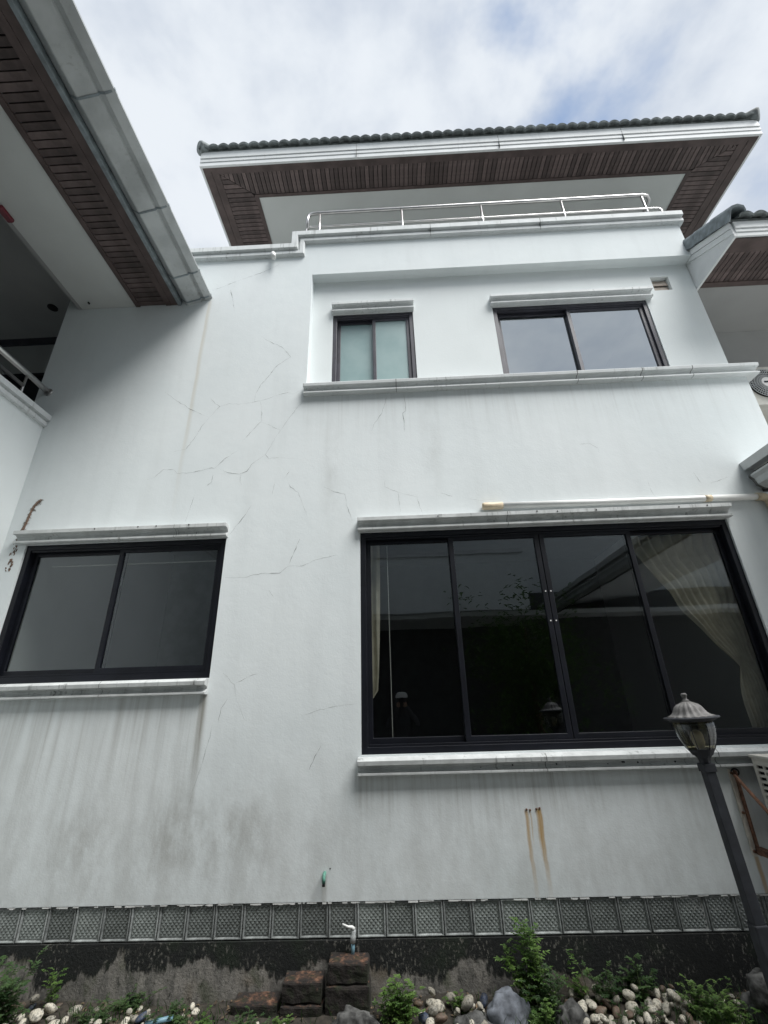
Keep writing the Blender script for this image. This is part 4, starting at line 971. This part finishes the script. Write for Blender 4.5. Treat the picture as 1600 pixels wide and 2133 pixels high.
weed('low grassy weed between the left pebbles', -2.0, 3.70, .09, .16, 16, 12, .014, 'leaf_dark')
weed('small bright weed left of the laterite steps', -1.27, 3.60, .10, .08, 8, 13, .018)
weed('tiny weed at the foot of the middle laterite step', -.78, 3.60, .08, .09, 9, 14, .016)
weed('low dull weed tangle in front of the laterite steps', -1.0, 3.56, .10, .20, 16, 51, .015, 'leaf_dark')
weed('straggly weed between the left pebbles and the laterite steps', -1.5, 3.66, .13, .16, 12, 52, .017, 'leaf_dark')
weed('thin weed sprouting in the pebbles left of the blue-grey rock', .30, 3.72, .10, .12, 7, 53, .014)
weed('dull weed creeping over the right pebble heap', 1.34, 3.60, .10, .16, 10, 54, .016, 'leaf_dark')
weed('mossy weed at the wall foot behind the left pebbles', -1.85, 3.84, .10, .22, 14, 55, .014, 'leaf_dark')
sp = thing('spiky_plant', 'spiky plant with long narrow leaves at the right picture edge', 'plant', (2.42, 3.42, -G))
rnd = random.Random(4); bl = MB()
for k in range(26):
    a = rnd.uniform(0, 6.28); L_ = rnd.uniform(.3, .52); p0 = Vector((2.42, 3.42, -G + .08)); dv = Vector((math.cos(a) * .9, math.sin(a) * .5, rnd.uniform(.5, 1.1))).normalized(); prev = None
    side = dv.cross(Vector((0, 0, 1))).normalized()
    for i in range(7):
        t = i / 6; c = p0 + dv * L_ * t + Vector((0, 0, -.16 * t * t)); w = .011 * (1 - t) + .001
        bl.v += [tuple(c - side * w), tuple(c + Vector((0, 0, -.003))), tuple(c + side * w)]
        if i: q = len(bl.v) - 6; bl.f += [(q, q + 1, q + 4, q + 3), (q + 1, q + 2, q + 5, q + 4)]
bl.obj('leaf_blade', M['leaf'], sp, recalc=False)
gr = MB(); rnd = random.Random(77)
for k in range(900):
    x0 = rnd.choice((rnd.uniform(-2.9, 2.1), rnd.uniform(-2.2, -1.2), rnd.uniform(.5, .95), rnd.uniform(1.55, 2.05))); y0 = rnd.uniform(3.5, 3.85); z0 = bed_z(x0, y0)
    h = rnd.uniform(.03, .10); a = rnd.uniform(0, 6.28); dx, dy = math.cos(a) * h * .6, math.sin(a) * h * .4; w = rnd.uniform(.0012, .0028)
    gr.add([(x0 - w, y0, z0), (x0 + w, y0, z0), (x0 + dx * .4 + w * .8, y0 + dy * .4, z0 + h * .6), (x0 + dx * .4 - w * .8, y0 + dy * .4, z0 + h * .6), (x0 + dx, y0 + dy, z0 + h)], [(0, 1, 2, 3), (3, 2, 4)])
o = gr.obj('grass', M['leaf_dark'], recalc=False); o['kind'] = 'stuff'; o['label'] = 'thin grass blades scattered through the pebble bed'; o['category'] = 'grass'

lt = MB(); rnd = random.Random(78)
for k in range(700):
    x0, y0 = rnd.uniform(-3.0, 2.3), rnd.uniform(3.46, 3.89); p = Vector((x0, y0, bed_z(x0, y0) + rnd.uniform(.002, .012)))
    leaf(lt, p, Vector((rnd.uniform(-1, 1), rnd.uniform(-1, 1), rnd.uniform(-.15, .4))), Vector((rnd.uniform(-.5, .5), 0, 1)), rnd.uniform(.012, .034), rnd.uniform(.006, .015))
o = lt.obj('leaf_litter', m_simple('dead_brown_leaf', (.12, .085, .05), .8, vary=.6, nscale=7), recalc=False); o['kind'] = 'stuff'; o['label'] = 'dead brown leaves littering the soil at the foot of the wall'; o['category'] = 'leaf litter'

# ================================================================== WHAT STANDS BEHIND THE CAMERA (seen in the panes; eave unseen, shaped for shade)
op = thing('opposite_house', 'white house across the court, reflected in the panes, unseen eave raised for shade', 'house', (0, -3.2, -G))
MB().box(-6.1, 3.0, -2.4, -2.2, 1.87, 3.20).obj('balcony_wall', M['plain_stucco'], op)
MB().box(-6.15, 3.0, -2.45, -2.15, 3.201, 3.30).obj('coping', M['trim'], op)
MB().box(-9, 9, -4.2, -4.0, -G, 1.87).obj('ground_floor_wall', M['room_dark'], op)
MB().box(-9, 9, -3.5, -3.3, 1.87, 6.9).obj('upper_wall', M['plain_stucco'], op)
MB().box(-6.9, -6.5, -3.2, -2.8, -G, 6.89).obj('column', M['plain_stucco'], op)
MB().box(-8.4, -7.2, -3.3, -3.27, .2, 3.2).obj('door', M['room_dark'], op)
MB().box(-5.0, -4.1, -2.199, -2.18, 1.9, 2.6).obj('wall_panel', M['grey_and_shade_paint'], op)
MB().box(-9, 9, -4.0, -2.4, 1.77, 1.869).obj('balcony_floor', M['soffit_white'], op)
MB().box(-9.5, 9.5, -3.3, -.96, 6.90, 6.94).obj('soffit', M['wood_trim'], op)  # eave raised and pushed forward, unseen, to shade the lower front wall
MB().box(-9.5, 9.5, -.96, -.92, 6.88, 7.15).obj('fascia', M['fascia'], op)
MB().add([(-9.5, -.9, 7.15), (9.5, -.9, 7.15), (9.5, -6, 9.6), (-9.5, -6, 9.6), (-9.5, -.9, 7.25), (9.5, -.9, 7.25), (9.5, -6, 9.7), (-9.5, -6, 9.7)], [(0,1,2,3),(7,6,5,4),(0,4,5,1),(1,5,6,2),(2,6,7,3),(3,7,4,0)]).obj('roof', M['tile'], op)
bw_ = MB().box(3.0, 9, -3.1, -3.0, -G, 2.4).obj('boundary_wall', M['room_dark'], base=(6, -3.05, -G)); tag(bw_, 'dark boundary wall behind the viewer, seen only reflected', 'wall')
tr_ = thing('tree', 'leafy courtyard tree behind the viewer, seen reflected in the big window', 'tree', (2.5, -1.1, -G))
rnd = random.Random(5)
MB().tube([(2.5, -1.1, -G), (2.53, -1.1, -.6), (2.45, -1.08, .4), (2.5, -1.1, 1.3)], [.09, .07, .05, .02], 8).obj('trunk', M['rust'], tr_, smooth=True)
cr = MB()
for c in range(110):
    cc = Vector((2.5 + rnd.gauss(0, .5), -1.1 + rnd.gauss(0, .35), .45 + rnd.gauss(0, .75)))
    for k in range(42):
        p = cc + Vector((rnd.gauss(0, .2), rnd.gauss(0, .2), rnd.gauss(0, .16))); leaf(cr, p, Vector((rnd.uniform(-1, 1), rnd.uniform(-1, 1), rnd.uniform(-.6, .3))), Vector((0, 0, 1)), .12, .05)
cr.obj('crown', M['leaf'], tr_, recalc=False)

# the photographer, standing behind the camera; shows only as a reflection
def person():
    gz = -G + .22; root = thing('person', 'person in dark clothes and white cap holding up a phone, seen reflected', 'person', (.02, -.42, gz))
    J = {'pel': (0, -.45, -.72, .135), 'che': (0, -.44, -.38, .15), 'nec': (0, -.42, -.14, .055), 'hd': (0, -.38, -.03, .085), 'hd2': (0, -.36, .06, .095), 'top': (0, -.38, .13, .07),
         'ls': (-.19, -.43, -.22, .065), 'le': (-.24, -.22, -.36, .05), 'lw': (-.06, -.11, -.06, .035), 'rs': (.19, -.43, -.22, .065), 're': (.26, -.22, -.34, .05), 'rw': (.07, -.11, -.05, .035),
         'lh': (-.10, -.45, -.80, .10), 'lk': (-.11, -.42, -1.14, .07), 'la': (-.11, -.46, gz + .10, .045), 'lf': (-.12, -.30, gz + .045, .04),
         'rh': (.10, -.45, -.80, .10), 'rk': (.11, -.42, -1.14, .07), 'ra': (.11, -.46, gz + .10, .045), 'rf': (.12, -.30, gz + .045, .04)}
    K = list(J); E = [('pel','che'),('che','nec'),('nec','hd'),('hd','hd2'),('hd2','top'),('che','ls'),('ls','le'),('le','lw'),('che','rs'),('rs','re'),('re','rw'),('pel','lh'),('lh','lk'),('lk','la'),('la','lf'),('pel','rh'),('rh','rk'),('rk','ra'),('ra','rf')]
    me = bpy.data.meshes.new('body'); me.from_pydata([J[k][:3] for k in K], [(K.index(a), K.index(b_)) for a, b_ in E], [])
    o = link('body', me, m_simple('dark_clothes_and_skin', (.05, .05, .055), .8), root)
    o.modifiers.new('skin', 'SKIN'); sv = me.skin_vertices[0].data
    for i, k in enumerate(K): sv[i].radius = (J[k][3], J[k][3])
    sv[0].use_root = True
    s_ = o.modifiers.new('sub', 'SUBSURF'); s_.levels = 2; s_.render_levels = 2
    skin = m_simple('skin', (.36, .22, .15), .5)
    for s in (-1, 1):
        h = MB(); wx, wy, wz = s * .065, -.105, -.045
        h.tube([(wx, wy, wz), (wx - s * .006, wy + .03, wz + .03)], [.026, .03], 8)
        for q in range(4): h.tube([(wx - s * .004, wy + .03, wz + .035 - q * .016), (wx - s * .012, wy + .055, wz + .04 - q * .016), (wx - s * .04, wy + .058, wz + .042 - q * .016)], [.009, .008, .006], 6)
        h.tube([(wx, wy + .01, wz + .03), (wx - s * .03, wy + .012, wz + .045)], [.010, .007], 6)
        h.obj('hand', skin, root, smooth=True)
    MB().lathe([(.098, .075), (.108, .085), (.105, .12), (.085, .155), (.045, .175), (.01, .178)], (0, -.37, 0), 24).obj('cap', M['white_paint'], root, smooth=True)
    MB().prism([(-.085, -.29), (.085, -.29), (.06, -.215), (0, -.195), (-.06, -.215)], 'z', .078, .086).obj('cap_brim', M['white_paint'], root)
    for s in (-1, 1): MB().lathe([(.008, -.006), (.012, 0), (.008, .006)], (s * .034, -.275, .055), 8).obj('eye', M['dark'], root, smooth=True)
    MB().tube([(0, -.272, .05), (0, -.252, .018), (0, -.268, .012)], [.008, .014, .008], 6).obj('nose', skin, root, smooth=True)
    MB().tube([(-.024, -.276, -.022), (.024, -.276, -.022)], .006, 6).obj('mouth', M['red'], root, smooth=True)
    ph = MB().box(-.037, .037, -.062, -.052, -.085, .075).obj('phone', M['frame'], base=(0, -.057, -.085), bevel=.004); tag(ph, 'dark phone held up by the photographer, seen only reflected', 'phone')
person()

# lift the whole place so that the ground lies at about zero height
for o in COL.objects:
    if o.parent is None and o.type in ('MESH', 'EMPTY'): o.location.z += G
